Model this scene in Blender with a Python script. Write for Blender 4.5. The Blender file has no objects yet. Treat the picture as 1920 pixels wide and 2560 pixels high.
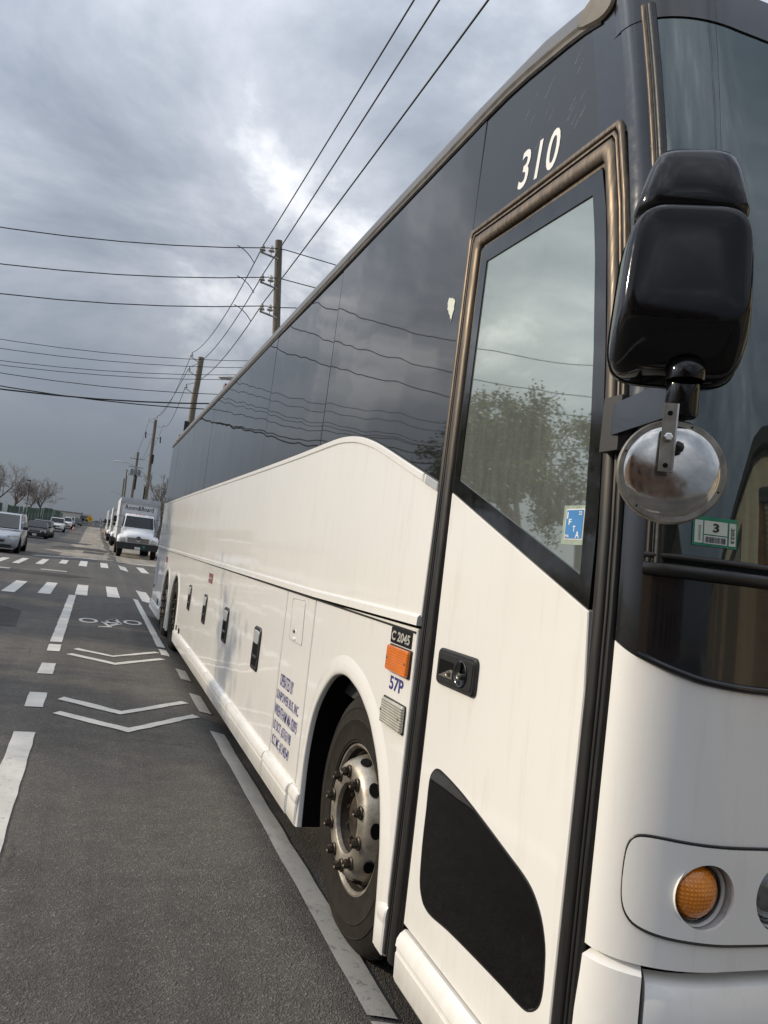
import bpy, bmesh, math, random
from mathutils import Vector, Matrix
from math import sin, cos, pi, radians, sqrt
random.seed(7)
scene = bpy.context.scene
C = scene.collection

# ------------------------------------------------------------------ camera
CAM_Z = 1.60
cam_data = bpy.data.cameras.new('camera')
cam = bpy.data.objects.new('camera', cam_data); C.objects.link(cam)
cam_data.sensor_fit = 'VERTICAL'; cam_data.sensor_height = 36.0; cam_data.sensor_width = 27.0
cam_data.lens = 36.0 * 1923.0 / 2560.0
cam_data.clip_start = 0.05; cam_data.clip_end = 6000
RIGHT = Vector((0.92876009, -0.350162, 0.12161937))
UP = -Vector((0.13631555, 0.01753245, -0.99051031))
FWD = Vector((0.34470678, 0.93652506, 0.06401597))
cam.matrix_world = Matrix(((RIGHT.x, UP.x, -FWD.x, 0.0), (RIGHT.y, UP.y, -FWD.y, 0.0), (RIGHT.z, UP.z, -FWD.z, CAM_Z), (0, 0, 0, 1)))
scene.camera = cam

# ------------------------------------------------------------------ light
SUN_TO = Vector((-1.0, 0.50, 0.50)).normalized()      # direction towards the sun
sun_el = math.asin(SUN_TO.z); sun_az = math.atan2(SUN_TO.x, SUN_TO.y)
sd = bpy.data.lights.new('sun', 'SUN'); sd.energy = 2.65; sd.angle = radians(0.6); sd.color = (1.0, 0.84, 0.61)
so = bpy.data.objects.new('sun', sd); C.objects.link(so)
so.rotation_euler = (-SUN_TO).to_track_quat('-Z', 'Y').to_euler(); so.location = (-40, 20, 30)

world = bpy.data.worlds.new('World'); scene.world = world; world.use_nodes = True
def build_world():
    nt = world.node_tree; N = nt.nodes; L = nt.links; N.clear()
    out = N.new('ShaderNodeOutputWorld')
    tc = N.new('ShaderNodeTexCoord'); sep = N.new('ShaderNodeSeparateXYZ'); L.new(tc.outputs['Generated'], sep.inputs[0])
    def math_(op, a, b=None, clamp=False):
        n = N.new('ShaderNodeMath'); n.operation = op; n.use_clamp = clamp
        for i, v in enumerate((a, b)):
            if v is None: continue
            if isinstance(v, (int, float)): n.inputs[i].default_value = v
            else: L.new(v, n.inputs[i])
        return n.outputs[0]
    zc = math_('MAXIMUM', sep.outputs[2], 0.0)
    den = math_('ADD', zc, 0.42)
    cx = math_('DIVIDE', sep.outputs[0], den); cy = math_('DIVIDE', sep.outputs[1], den)
    comb = N.new('ShaderNodeCombineXYZ'); L.new(cx, comb.inputs[0]); L.new(cy, comb.inputs[1])
    mp = N.new('ShaderNodeMapping'); mp.inputs['Location'].default_value = (-0.8572, 1.0759, 7.6358); L.new(comb.outputs[0], mp.inputs[0])
    n1 = N.new('ShaderNodeTexNoise'); n1.inputs['Scale'].default_value = 2.3; n1.inputs['Detail'].default_value = 9; n1.inputs['Roughness'].default_value = 0.58; n1.inputs['Distortion'].default_value = 0.25
    L.new(mp.outputs[0], n1.inputs['Vector'])
    n2 = N.new('ShaderNodeTexNoise'); n2.inputs['Scale'].default_value = 0.9; n2.inputs['Detail'].default_value = 3
    L.new(mp.outputs[0], n2.inputs['Vector'])
    mixn = math_('ADD', math_('MULTIPLY', n1.outputs[0], 0.68), math_('MULTIPLY', n2.outputs[0], 0.32))
    ramp = N.new('ShaderNodeValToRGB'); L.new(mixn, ramp.inputs[0])
    e = ramp.color_ramp.elements
    e[0].position = 0.40; e[0].color = (0.235, 0.268, 0.325, 1)
    e[1].position = 0.63; e[1].color = (0.95, 0.955, 0.98, 1)
    m = e.new(0.48); m.color = (0.335, 0.37, 0.43, 1)
    m = e.new(0.55); m.color = (0.48, 0.51, 0.57, 1)
    hz = N.new('ShaderNodeMapRange'); hz.interpolation_type = 'SMOOTHSTEP'; L.new(sep.outputs[2], hz.inputs[0])
    hz.inputs[1].default_value = 0.08; hz.inputs[2].default_value = 0.36; hz.inputs[3].default_value = 0.0; hz.inputs[4].default_value = 1.0
    mixh = N.new('ShaderNodeMix'); mixh.data_type = 'RGBA'; L.new(hz.outputs[0], mixh.inputs[0])
    mixh.inputs[6].default_value = (0.275, 0.315, 0.375, 1); L.new(ramp.outputs[0], mixh.inputs[7])
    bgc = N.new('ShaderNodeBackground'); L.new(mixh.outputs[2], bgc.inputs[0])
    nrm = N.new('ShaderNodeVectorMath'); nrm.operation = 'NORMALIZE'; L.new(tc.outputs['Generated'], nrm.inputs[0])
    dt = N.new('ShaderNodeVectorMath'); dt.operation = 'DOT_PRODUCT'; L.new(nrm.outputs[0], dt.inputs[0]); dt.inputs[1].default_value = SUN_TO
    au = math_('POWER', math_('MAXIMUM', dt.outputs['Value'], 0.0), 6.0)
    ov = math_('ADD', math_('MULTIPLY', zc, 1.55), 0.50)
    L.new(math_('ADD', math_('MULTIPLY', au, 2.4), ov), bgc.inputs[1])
    sky = N.new('ShaderNodeTexSky'); sky.sky_type = 'NISHITA'; sky.sun_disc = False; sky.sun_elevation = sun_el; sky.sun_rotation = sun_az
    bgs = N.new('ShaderNodeBackground'); L.new(sky.outputs[0], bgs.inputs[0]); bgs.inputs[1].default_value = 0.10
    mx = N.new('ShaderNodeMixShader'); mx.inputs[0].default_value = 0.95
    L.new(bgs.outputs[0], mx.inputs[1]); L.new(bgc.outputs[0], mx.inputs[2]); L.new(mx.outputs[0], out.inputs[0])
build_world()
vs = scene.view_settings; vs.view_transform = 'Standard'; vs.look = 'None'; vs.exposure = 0.20; vs.gamma = 1.0; vs.use_curve_mapping = False
scene.render.engine = 'CYCLES'
scene.cycles.use_denoising = True
scene.cycles.max_bounces = 8; scene.cycles.transparent_max_bounces = 12; scene.cycles.caustics_reflective = False; scene.cycles.caustics_refractive = False
scene.cycles.sample_clamp_indirect = 6

# ------------------------------------------------------------------ materials
MATS = {}
def newmat(name):
    m = bpy.data.materials.new(name); m.use_nodes = True; MATS[name] = m
    return m, m.node_tree.nodes, m.node_tree.links, m.node_tree.nodes['Principled BSDF']
def noise(N, L, vec, scale, detail=4, rough=0.55, dist=0.0):
    n = N.new('ShaderNodeTexNoise'); n.inputs['Scale'].default_value = scale; n.inputs['Detail'].default_value = detail
    n.inputs['Roughness'].default_value = rough; n.inputs['Distortion'].default_value = dist; L.new(vec, n.inputs['Vector']); return n.outputs[0]
def ramp(N, L, fac, stops):
    r = N.new('ShaderNodeValToRGB'); L.new(fac, r.inputs[0]); e = r.color_ramp.elements
    e[0].position, e[0].color = stops[0][0], (*stops[0][1], 1); e[1].position, e[1].color = stops[-1][0], (*stops[-1][1], 1)
    for p, c in stops[1:-1]:
        k = e.new(p); k.color = (*c, 1)
    return r.outputs[0]
def mixc(N, L, fac, a, b, mode='MIX'):
    n = N.new('ShaderNodeMix'); n.data_type = 'RGBA'; n.blend_type = mode
    if isinstance(fac, float): n.inputs[0].default_value = fac
    else: L.new(fac, n.inputs[0])
    for i, v in ((6, a), (7, b)):
        if isinstance(v, tuple): n.inputs[i].default_value = (*v, 1)
        else: L.new(v, n.inputs[i])
    return n.outputs[2]
def pbr(name, col, rough=0.5, metal=0.0, coat=0.0, var=0.12, vscale=6.0, bump=0.0, bscale=60.0, rvar=0.0, spec=0.5, coat_rough=0.04):
    if name in MATS: return MATS[name]
    m, N, L, B = newmat(name)
    tc = N.new('ShaderNodeTexCoord'); v = tc.outputs['Object']
    n = noise(N, L, v, vscale)
    lo = tuple(c * (1 - var) for c in col); hi = tuple(min(1, c * (1 + var)) for c in col)
    L.new(ramp(N, L, n, [(0.3, lo), (0.7, hi)]), B.inputs['Base Color'])
    B.inputs['Roughness'].default_value = rough; B.inputs['Metallic'].default_value = metal
    B.inputs['Specular IOR Level'].default_value = spec
    if rvar:
        mr = N.new('ShaderNodeMapRange'); L.new(noise(N, L, v, vscale * 2.3), mr.inputs[0]); mr.inputs[1].default_value = 0.3; mr.inputs[2].default_value = 0.7
        mr.inputs[3].default_value = max(0.02, rough - rvar); mr.inputs[4].default_value = rough + rvar; L.new(mr.outputs[0], B.inputs['Roughness'])
    if coat: B.inputs['Coat Weight'].default_value = coat; B.inputs['Coat Roughness'].default_value = coat_rough
    if bump:
        b = N.new('ShaderNodeBump'); b.inputs['Strength'].default_value = bump; b.inputs['Distance'].default_value = 0.01
        L.new(noise(N, L, v, bscale, 5), b.inputs['Height']); L.new(b.outputs[0], B.inputs['Normal'])
    return m

def mat_bus_white():
    m, N, L, B = newmat('bus_white'); tc = N.new('ShaderNodeTexCoord'); v = tc.outputs['Object']
    col = ramp(N, L, noise(N, L, v, 0.8, 3), [(0.3, (0.80, 0.795, 0.77)), (0.7, (0.84, 0.835, 0.81))])
    # road film: streaky grime, thin
    mp = N.new('ShaderNodeMapping'); mp.inputs['Scale'].default_value = (3, 3, 0.35); L.new(v, mp.inputs[0])
    st = ramp(N, L, noise(N, L, mp.outputs[0], 7, 6, 0.65), [(0.55, (0, 0, 0)), (0.8, (0.30, 0.30, 0.30))])
    col = mixc(N, L, st, col, (0.55, 0.50, 0.42))
    sp = ramp(N, L, noise(N, L, v, 46, 2), [(0.80, (0, 0, 0)), (0.83, (0.7, 0.7, 0.7))])
    col = mixc(N, L, sp, col, (0.30, 0.27, 0.22))
    sz = N.new('ShaderNodeSeparateXYZ'); L.new(v, sz.inputs[0])
    gz = N.new('ShaderNodeMapRange'); L.new(sz.outputs[2], gz.inputs[0]); gz.inputs[1].default_value = 0.75; gz.inputs[2].default_value = 0.12; gz.inputs[3].default_value = 0.0; gz.inputs[4].default_value = 1.0
    mp2 = N.new('ShaderNodeMapping'); mp2.inputs['Scale'].default_value = (4, 4, 1.1); L.new(v, mp2.inputs[0])
    gr_ = ramp(N, L, noise(N, L, mp2.outputs[0], 3.0, 8, 0.7), [(0.42, (0, 0, 0)), (0.78, (0.34, 0.34, 0.34))])
    gm = mixc(N, L, 1.0, gz.outputs[0], gr_, 'MULTIPLY')
    col = mixc(N, L, gm, col, (0.40, 0.35, 0.28))
    L.new(col, B.inputs['Base Color']); B.inputs['Roughness'].default_value = 0.33
    B.inputs['Coat Weight'].default_value = 0.75; B.inputs['Coat Roughness'].default_value = 0.045
    b = N.new('ShaderNodeBump'); b.inputs['Strength'].default_value = 0.16; b.inputs['Distance'].default_value = 0.02
    L.new(noise(N, L, v, 2.2, 2), b.inputs['Height']); L.new(b.outputs[0], B.inputs['Coat Normal'])
    return m
def mat_black_glass():
    m, N, L, B = newmat('black_glass'); tc = N.new('ShaderNodeTexCoord'); v = tc.outputs['Object']
    d = ramp(N, L, noise(N, L, v, 2.2, 6, 0.6), [(0.4, (0.012, 0.0132, 0.0138)), (0.75, (0.018, 0.0195, 0.0195))])
    L.new(d, B.inputs['Base Color']); B.inputs['Roughness'].default_value = 0.025; B.inputs['IOR'].default_value = 1.66; B.inputs['Specular Tint'].default_value = (1, 0.95, 0.85, 1)
    b = N.new('ShaderNodeBump'); b.inputs['Strength'].default_value = 0.34; b.inputs['Distance'].default_value = 0.02
    mp = N.new('ShaderNodeMapping'); mp.inputs['Scale'].default_value = (1, 1.2, 0.8); L.new(v, mp.inputs[0])
    L.new(noise(N, L, mp.outputs[0], 1.5, 1, 0.4), b.inputs['Height']); L.new(b.outputs[0], B.inputs['Normal'])
    return m
def mat_smoke_glass():
    m, N, L, B = newmat('smoke_glass'); tc = N.new('ShaderNodeTexCoord'); v = tc.outputs['Object']
    L.new(ramp(N, L, noise(N, L, v, 40, 6, 0.7), [(0.5, (0.002, 0.002, 0.002)), (0.8, (0.009, 0.0085, 0.008))]), B.inputs['Base Color'])
    B.inputs['Roughness'].default_value = 0.03; B.inputs['IOR'].default_value = 1.45
    return m
def mat_film_glass(name, refl, tint, see, dust, rg=0.02):
    """reflective film glass: glossy + see-through + dust"""
    m, N, L, B = newmat(name); N.remove(B); out = N['Material Output']
    tc = N.new('ShaderNodeTexCoord'); v = tc.outputs['Object']
    gl = N.new('ShaderNodeBsdfGlossy'); gl.inputs['Roughness'].default_value = rg; gl.inputs['Color'].default_value = (*tint, 1)
    b = N.new('ShaderNodeBump'); b.inputs['Strength'].default_value = 0.10; b.inputs['Distance'].default_value = 0.02
    L.new(noise(N, L, v, 2.0, 1, 0.4), b.inputs['Height']); L.new(b.outputs[0], gl.inputs['Normal'])
    tr = N.new('ShaderNodeBsdfTransparent'); tr.inputs['Color'].default_value = (*see, 1)
    lw = N.new('ShaderNodeLayerWeight'); lw.inputs['Blend'].default_value = 0.5
    pw = N.new('ShaderNodeMath'); pw.operation = 'POWER'; L.new(lw.outputs['Facing'], pw.inputs[0]); pw.inputs[1].default_value = 5.0
    fr = N.new('ShaderNodeMapRange'); L.new(pw.outputs[0], fr.inputs[0]); fr.inputs[3].default_value = refl; fr.inputs[4].default_value = 1.0
    mx = N.new('ShaderNodeMixShader'); L.new(fr.outputs[0], mx.inputs[0]); L.new(tr.outputs[0], mx.inputs[1]); L.new(gl.outputs[0], mx.inputs[2])
    df = N.new('ShaderNodeBsdfDiffuse'); df.inputs['Color'].default_value = (0.42, 0.46, 0.45, 1)
    mp = N.new('ShaderNodeMapping'); mp.inputs['Scale'].default_value = (6, 6, 1.2); L.new(v, mp.inputs[0])
    dd = ramp(N, L, noise(N, L, mp.outputs[0], 4, 6, 0.7), [(0.3, (dust * 0.75,) * 3), (0.8, (dust * 1.3,) * 3)])
    mx2 = N.new('ShaderNodeMixShader'); L.new(dd, mx2.inputs[0]); L.new(mx.outputs[0], mx2.inputs[1]); L.new(df.outputs[0], mx2.inputs[2])
    L.new(mx2.outputs[0], out.inputs[0]); return m
def mat_asphalt(name, base, crackc=(0.02, 0.02, 0.021), stone=1.0):
    m, N, L, B = newmat(name); tc = N.new('ShaderNodeTexCoord'); v = tc.outputs['Object']
    big = ramp(N, L, noise(N, L, v, 0.35, 4, 0.6), [(0.3, tuple(c * 0.78 for c in base)), (0.7, tuple(c * 1.18 for c in base))])
    mid = ramp(N, L, noise(N, L, v, 5, 5, 0.7), [(0.3, (0.80, 0.80, 0.80)), (0.7, (1.15, 1.15, 1.15))])
    col = mixc(N, L, 1.0, big, mid, 'MULTIPLY')
    vo = N.new('ShaderNodeTexVoronoi'); vo.inputs['Scale'].default_value = 140; L.new(v, vo.inputs['Vector'])
    sc = ramp(N, L, vo.outputs['Color'], [(0.15, (0.40, 0.40, 0.41)), (0.75, (1.05, 1.04, 1.02)), (0.93, (2.6, 2.5, 2.35))])
    col = mixc(N, L, 0.8 * stone, col, mixc(N, L, 1.0, col, sc, 'MULTIPLY'))
    # cracks
    wv = N.new('ShaderNodeMix'); wv.data_type = 'VECTOR'; wv.inputs[0].default_value = 0.18
    nv = N.new('ShaderNodeTexNoise'); nv.inputs['Scale'].default_value = 2.5; nv.inputs['Detail'].default_value = 6; L.new(v, nv.inputs['Vector'])
    L.new(v, wv.inputs[4]); L.new(nv.outputs['Color'], wv.inputs[5])
    vc = N.new('ShaderNodeTexVoronoi'); vc.feature = 'DISTANCE_TO_EDGE'; vc.inputs['Scale'].default_value = 0.55; L.new(wv.outputs[1], vc.inputs['Vector'])
    ck = ramp(N, L, vc.outputs[0], [(0.0, (1, 1, 1)), (0.006, (0, 0, 0))])
    mk = ramp(N, L, noise(N, L, v, 0.45, 2), [(0.53, (0, 0, 0)), (0.62, (0.8, 0.8, 0.8))])
    ckm = mixc(N, L, 1.0, ck, mk, 'MULTIPLY')
    col = mixc(N, L, ckm, col, crackc)
    # tyre tracks worn along the street
    mt_ = N.new('ShaderNodeMapping'); mt_.inputs['Scale'].default_value = (1.1, 0.035, 1); L.new(v, mt_.inputs[0])
    tk = ramp(N, L, noise(N, L, mt_.outputs[0], 1.6, 5, 0.6), [(0.35, (0.80, 0.80, 0.81)), (0.65, (1.16, 1.15, 1.13))])
    col = mixc(N, L, 1.0, col, tk, 'MULTIPLY')
    # oily stains
    stn = ramp(N, L, noise(N, L, v, 0.9, 5, 0.6), [(0.60, (0, 0, 0)), (0.72, (0.5, 0.5, 0.5))])
    col = mixc(N, L, stn, col, tuple(c * 0.5 for c in base))
    L.new(col, B.inputs['Base Color']); B.inputs['Roughness'].default_value = 0.82; B.inputs['Specular IOR Level'].default_value = 0.35
    b = N.new('ShaderNodeBump'); b.inputs['Strength'].default_value = 0.75; b.inputs['Distance'].default_value = 0.006
    ad = N.new('ShaderNodeMath'); ad.operation = 'ADD'; L.new(vo.outputs['Distance'], ad.inputs[0]); L.new(noise(N, L, v, 60, 4), ad.inputs[1])
    L.new(ad.outputs[0], b.inputs['Height']); L.new(b.outputs[0], B.inputs['Normal'])
    return m
def mat_road_paint(name, base, wear):
    m, N, L, B = newmat(name); tc = N.new('ShaderNodeTexCoord'); v = tc.outputs['Object']
    col = ramp(N, L, noise(N, L, v, 3, 6, 0.65), [(0.25, tuple(c * 0.72 for c in base)), (0.7, base)])
    w = ramp(N, L, noise(N, L, v, 26, 6, 0.75), [(0.5 + (1 - wear) * 0.2, (0, 0, 0)), (0.62 + (1 - wear) * 0.2, (1, 1, 1))])
    w2 = ramp(N, L, noise(N, L, v, 1.3, 3), [(0.40, (0.25, 0.25, 0.25)), (0.65, (1, 1, 1))])
    wm = mixc(N, L, 1.0, w, w2, 'MULTIPLY')
    col = mixc(N, L, wm, col, (0.085, 0.082, 0.078))
    L.new(col, B.inputs['Base Color']); B.inputs['Roughness'].default_value = 0.7
    b = N.new('ShaderNodeBump'); b.inputs['Strength'].default_value = 0.35; b.inputs['Distance'].default_value = 0.004
    L.new(noise(N, L, v, 120, 4), b.inputs['Height']); L.new(b.outputs[0], B.inputs['Normal'])
    return m
def mat_wood():
    m, N, L, B = newmat('pole_wood'); tc = N.new('ShaderNodeTexCoord'); v = tc.outputs['Object']
    mp = N.new('ShaderNodeMapping'); mp.inputs['Scale'].default_value = (9, 9, 0.5); L.new(v, mp.inputs[0])
    col = ramp(N, L, noise(N, L, mp.outputs[0], 3, 6, 0.7), [(0.3, (0.085, 0.070, 0.055)), (0.7, (0.27, 0.235, 0.19))])
    L.new(col, B.inputs['Base Color']); B.inputs['Roughness'].default_value = 0.9
    b = N.new('ShaderNodeBump'); b.inputs['Strength'].default_value = 0.6; b.inputs['Distance'].default_value = 0.02
    L.new(noise(N, L, mp.outputs[0], 6, 5), b.inputs['Height']); L.new(b.outputs[0], B.inputs['Normal'])
    return m
def mat_lens(name, col, rough=0.12, rib=30.0, strength=0.6, axis='Z'):
    m, N, L, B = newmat(name); tc = N.new('ShaderNodeTexCoord'); v = tc.outputs['Object']
    L.new(ramp(N, L, noise(N, L, v, 14, 3), [(0.3, tuple(c * 0.75 for c in col)), (0.7, col)]), B.inputs['Base Color'])
    B.inputs['Roughness'].default_value = rough; B.inputs['Coat Weight'].default_value = 1.0; B.inputs['Coat Roughness'].default_value = 0.03
    w = N.new('ShaderNodeTexWave'); w.bands_direction = axis; w.inputs['Scale'].default_value = rib; w.inputs['Distortion'].default_value = 0.0; L.new(v, w.inputs['Vector'])
    b = N.new('ShaderNodeBump'); b.inputs['Strength'].default_value = strength; b.inputs['Distance'].default_value = 0.004
    L.new(w.outputs[0], b.inputs['Height']); L.new(b.outputs[0], B.inputs['Normal'])
    return m
def mat_wheel_metal():
    m, N, L, B = newmat('wheel_metal'); tc = N.new('ShaderNodeTexCoord'); v = tc.outputs['Object']
    col = ramp(N, L, noise(N, L, v, 9, 7, 0.7), [(0.3, (0.16, 0.142, 0.115)), (0.55, (0.40, 0.37, 0.32)), (0.75, (0.54, 0.51, 0.455))])
    L.new(col, B.inputs['Base Color']); B.inputs['Metallic'].default_value = 0.75
    r = ramp(N, L, noise(N, L, v, 14, 5), [(0.3, (0.36,) * 3), (0.7, (0.58,) * 3)]); L.new(r, B.inputs['Roughness'])
    b = N.new('ShaderNodeBump'); b.inputs['Strength'].default_value = 0.15; b.inputs['Distance'].default_value = 0.004
    L.new(noise(N, L, v, 90, 4), b.inputs['Height']); L.new(b.outputs[0], B.inputs['Normal'])
    return m
def mat_corrugated(name, a, bcol, scale, direction='Z', depth=0.5):
    m, N, L, B = newmat(name); tc = N.new('ShaderNodeTexCoord'); v = tc.outputs['Object']
    mp = N.new('ShaderNodeMapping'); mp.inputs['Scale'].default_value = (1, 1, 0.12); L.new(v, mp.inputs[0])
    L.new(ramp(N, L, noise(N, L, mp.outputs[0], 2.2, 6, 0.7), [(0.4, a), (0.72, bcol)]), B.inputs['Base Color'])
    B.inputs['Roughness'].default_value = 0.6
    w = N.new('ShaderNodeTexWave'); w.bands_direction = direction; w.inputs['Scale'].default_value = scale; L.new(v, w.inputs['Vector'])
    b = N.new('ShaderNodeBump'); b.inputs['Strength'].default_value = depth; b.inputs['Distance'].default_value = 0.05
    L.new(w.outputs[0], b.inputs['Height']); L.new(b.outputs[0], B.inputs['Normal'])
    return m
mat_bus_white(); mat_black_glass(); mat_smoke_glass(); mat_wood(); mat_wheel_metal()
mat_film_glass('door_glass', 0.52, (0.86, 0.91, 0.80), (0.10, 0.125, 0.11), 0.20, 0.02)
mat_film_glass('windshield_glass', 0.14, (0.80, 0.92, 0.92), (0.42, 0.52, 0.50), 0.035)
mat_asphalt('asphalt', (0.100, 0.096, 0.090), stone=0.75); mat_asphalt('old_concrete', (0.28, 0.255, 0.215), (0.09, 0.085, 0.08), 0.6); mat_asphalt('patch_asphalt', (0.048, 0.048, 0.050))
mat_road_paint('road_paint', (0.60, 0.59, 0.56), 0.68); mat_road_paint('old_paint', (0.44, 0.43, 0.40), 0.8)
mat_lens('amber_lens', (0.82, 0.20, 0.008), strength=0.22); mat_lens('clear_lens', (0.55, 0.54, 0.47)); mat_lens('red_lens', (0.42, 0.055, 0.03), rib=40)
def mat_prism_lens():
    m, N, L, B = newmat('lamp_amber'); tc = N.new('ShaderNodeTexCoord'); v = tc.outputs['Object']; ws_ = []
    for ax in ('X', 'Z'):
        w = N.new('ShaderNodeTexWave'); w.bands_direction = ax; w.inputs['Scale'].default_value = 34; w.inputs['Distortion'].default_value = 0; L.new(v, w.inputs['Vector']); ws_.append(w.outputs['Fac'])
    mu = N.new('ShaderNodeMath'); mu.operation = 'MULTIPLY'; L.new(ws_[0], mu.inputs[0]); L.new(ws_[1], mu.inputs[1])
    L.new(ramp(N, L, mu.outputs[0], [(0.0, (0.68, 0.20, 0.010)), (0.8, (0.92, 0.31, 0.016))]), B.inputs['Base Color'])
    B.inputs['Roughness'].default_value = 0.2; B.inputs['Coat Weight'].default_value = 1.0; B.inputs['Coat Roughness'].default_value = 0.04
    b = N.new('ShaderNodeBump'); b.inputs['Strength'].default_value = 0.5; b.inputs['Distance'].default_value = 0.003; L.new(mu.outputs[0], b.inputs['Height']); L.new(b.outputs[0], B.inputs['Normal'])
mat_prism_lens()
mat_corrugated('corrugated_cream', (0.60, 0.54, 0.41), (0.42, 0.33, 0.21), 1.6, 'Y', 0.35)
mat_corrugated('shutter_metal', (0.34, 0.33, 0.28), (0.24, 0.23, 0.19), 3.2, 'Z', 0.8)
pbr('rubber', (0.013, 0.0125, 0.012), 0.40, rvar=0.12, vscale=9, var=0.3, bump=0.08, bscale=40)
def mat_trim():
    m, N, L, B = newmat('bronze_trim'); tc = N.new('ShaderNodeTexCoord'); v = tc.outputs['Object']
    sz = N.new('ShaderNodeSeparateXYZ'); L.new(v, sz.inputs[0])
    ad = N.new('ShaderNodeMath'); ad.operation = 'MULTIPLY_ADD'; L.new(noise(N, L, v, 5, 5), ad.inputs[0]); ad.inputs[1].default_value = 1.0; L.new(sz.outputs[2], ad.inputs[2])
    # worn bronze round the glass, black rubber below; upper sun glint painted into colour
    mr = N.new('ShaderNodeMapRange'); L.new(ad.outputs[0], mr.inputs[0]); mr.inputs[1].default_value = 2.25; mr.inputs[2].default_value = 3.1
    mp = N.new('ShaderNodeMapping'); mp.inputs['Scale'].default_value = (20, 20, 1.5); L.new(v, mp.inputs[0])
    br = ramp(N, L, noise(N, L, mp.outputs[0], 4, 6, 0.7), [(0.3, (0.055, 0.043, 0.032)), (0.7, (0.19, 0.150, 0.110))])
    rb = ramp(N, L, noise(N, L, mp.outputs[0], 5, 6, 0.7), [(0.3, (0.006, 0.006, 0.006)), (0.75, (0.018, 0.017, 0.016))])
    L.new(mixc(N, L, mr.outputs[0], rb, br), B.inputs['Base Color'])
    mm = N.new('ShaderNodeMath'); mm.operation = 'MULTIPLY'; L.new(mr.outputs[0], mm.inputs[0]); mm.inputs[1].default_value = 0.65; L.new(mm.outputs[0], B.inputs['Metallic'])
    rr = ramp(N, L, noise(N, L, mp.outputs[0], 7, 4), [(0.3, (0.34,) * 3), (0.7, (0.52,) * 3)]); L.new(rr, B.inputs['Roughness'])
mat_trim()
pbr('rail_metal', (0.085, 0.074, 0.06), 0.45, metal=0.2, rvar=0.1, vscale=12, var=0.35)
pbr('black_paint', (0.006, 0.0065, 0.008), 0.14, coat=0.4, var=0.3, rvar=0.05, vscale=14)
pbr('black_plastic', (0.012, 0.012, 0.0125), 0.45, var=0.25, vscale=30, bump=0.06, bscale=300)
pbr('mirror_black', (0.004, 0.0042, 0.005), 0.09, var=0.3, rvar=0.04, vscale=18, spec=0.38)
pbr('frit_black', (0.009, 0.009, 0.009), 0.08, var=0.5, vscale=11, rvar=0.05, spec=0.7)
pbr('dark_void', (0.006, 0.006, 0.006), 0.9, spec=0.1)
pbr('tyre', (0.019, 0.0160, 0.0130), 0.8, spec=0.2, var=0.30, vscale=14, bump=0.15, bscale=70)
pbr('tyre_tread', (0.020, 0.019, 0.018), 0.85, var=0.30, vscale=20)
pbr('steel', (0.58, 0.57, 0.55), 0.14, metal=1.0, var=0.1, rvar=0.06, vscale=18)
pbr('polished_steel', (0.56, 0.55, 0.525), 0.13, metal=1.0, var=0.25, rvar=0.07, vscale=22, bump=0.03, bscale=14)
pbr('dull_zinc', (0.25, 0.235, 0.205), 0.42, metal=0.8, var=0.3, vscale=40)
pbr('lug_metal', (0.075, 0.062, 0.048), 0.42, metal=0.7, var=0.4, vscale=40)
pbr('hub_grease', (0.055, 0.042, 0.030), 0.5, metal=0.4, var=0.6, vscale=22, bump=0.3, bscale=60)
pbr('silver_text', (0.62, 0.60, 0.55), 0.3, metal=0.4, var=0.05)
pbr('white_text', (0.74, 0.75, 0.75), 0.5, var=0.04)
pbr('navy_text', (0.035, 0.035, 0.20), 0.45, var=0.08)
pbr('black_text', (0.015, 0.015, 0.018), 0.5, var=0.1)
pbr('paper_white', (0.62, 0.66, 0.58), 0.6, var=0.06)
pbr('tape', (0.30, 0.36, 0.30), 0.35, var=0.2, vscale=60)
pbr('sticker_blue', (0.045, 0.20, 0.47), 0.4, var=0.1)
pbr('sticker_green', (0.02, 0.21, 0.115), 0.45, var=0.15, vscale=40)
pbr('interior_dark', (0.030, 0.032, 0.034), 0.8, var=0.3)
pbr('seat_fabric', (0.045, 0.048, 0.055), 0.9, var=0.4, vscale=30)
pbr('wire', (0.012, 0.012, 0.013), 0.6)
pbr('porcelain', (0.42, 0.40, 0.36), 0.25, coat=0.5, var=0.2)
pbr('galvanised', (0.40, 0.41, 0.42), 0.45, metal=0.6, var=0.15)
pbr('lamp_grey', (0.55, 0.56, 0.57), 0.45, var=0.1)
pbr('creosote', (0.03, 0.027, 0.024), 0.9)
pbr('truck_white', (0.74, 0.75, 0.76), 0.32, coat=0.5, var=0.05, vscale=2)
pbr('truck_box', (0.66, 0.68, 0.70), 0.45, var=0.06, vscale=2)
pbr('roof_paint', (0.085, 0.088, 0.095), 0.4, var=0.12)
pbr('truck_grey', (0.40, 0.42, 0.44), 0.45, metal=0.3, var=0.1)
pbr('auto_glass', (0.018, 0.023, 0.026), 0.04, var=0.2, spec=0.35)
pbr('chrome', (0.60, 0.60, 0.60), 0.12, metal=1.0, var=0.05)
pbr('bumper_black', (0.018, 0.018, 0.020), 0.55, var=0.2)
pbr('silver_paint', (0.40, 0.43, 0.47), 0.30, metal=0.5, coat=0.7, var=0.05)
pbr('dark_paint', (0.010, 0.010, 0.013), 0.5, coat=0.08, var=0.1)
pbr('green_dark_paint', (0.035, 0.038, 0.040), 0.25, coat=0.9, var=0.1)
pbr('white_car', (0.72, 0.72, 0.71), 0.3, coat=0.8, var=0.04)
pbr('headlight_glass', (0.50, 0.49, 0.44), 0.12, coat=1.0, var=0.15)
pbr('lamp_reflector', (0.22, 0.23, 0.23), 0.10, metal=0.7, coat=1.0, var=0.5, vscale=30)
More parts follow.
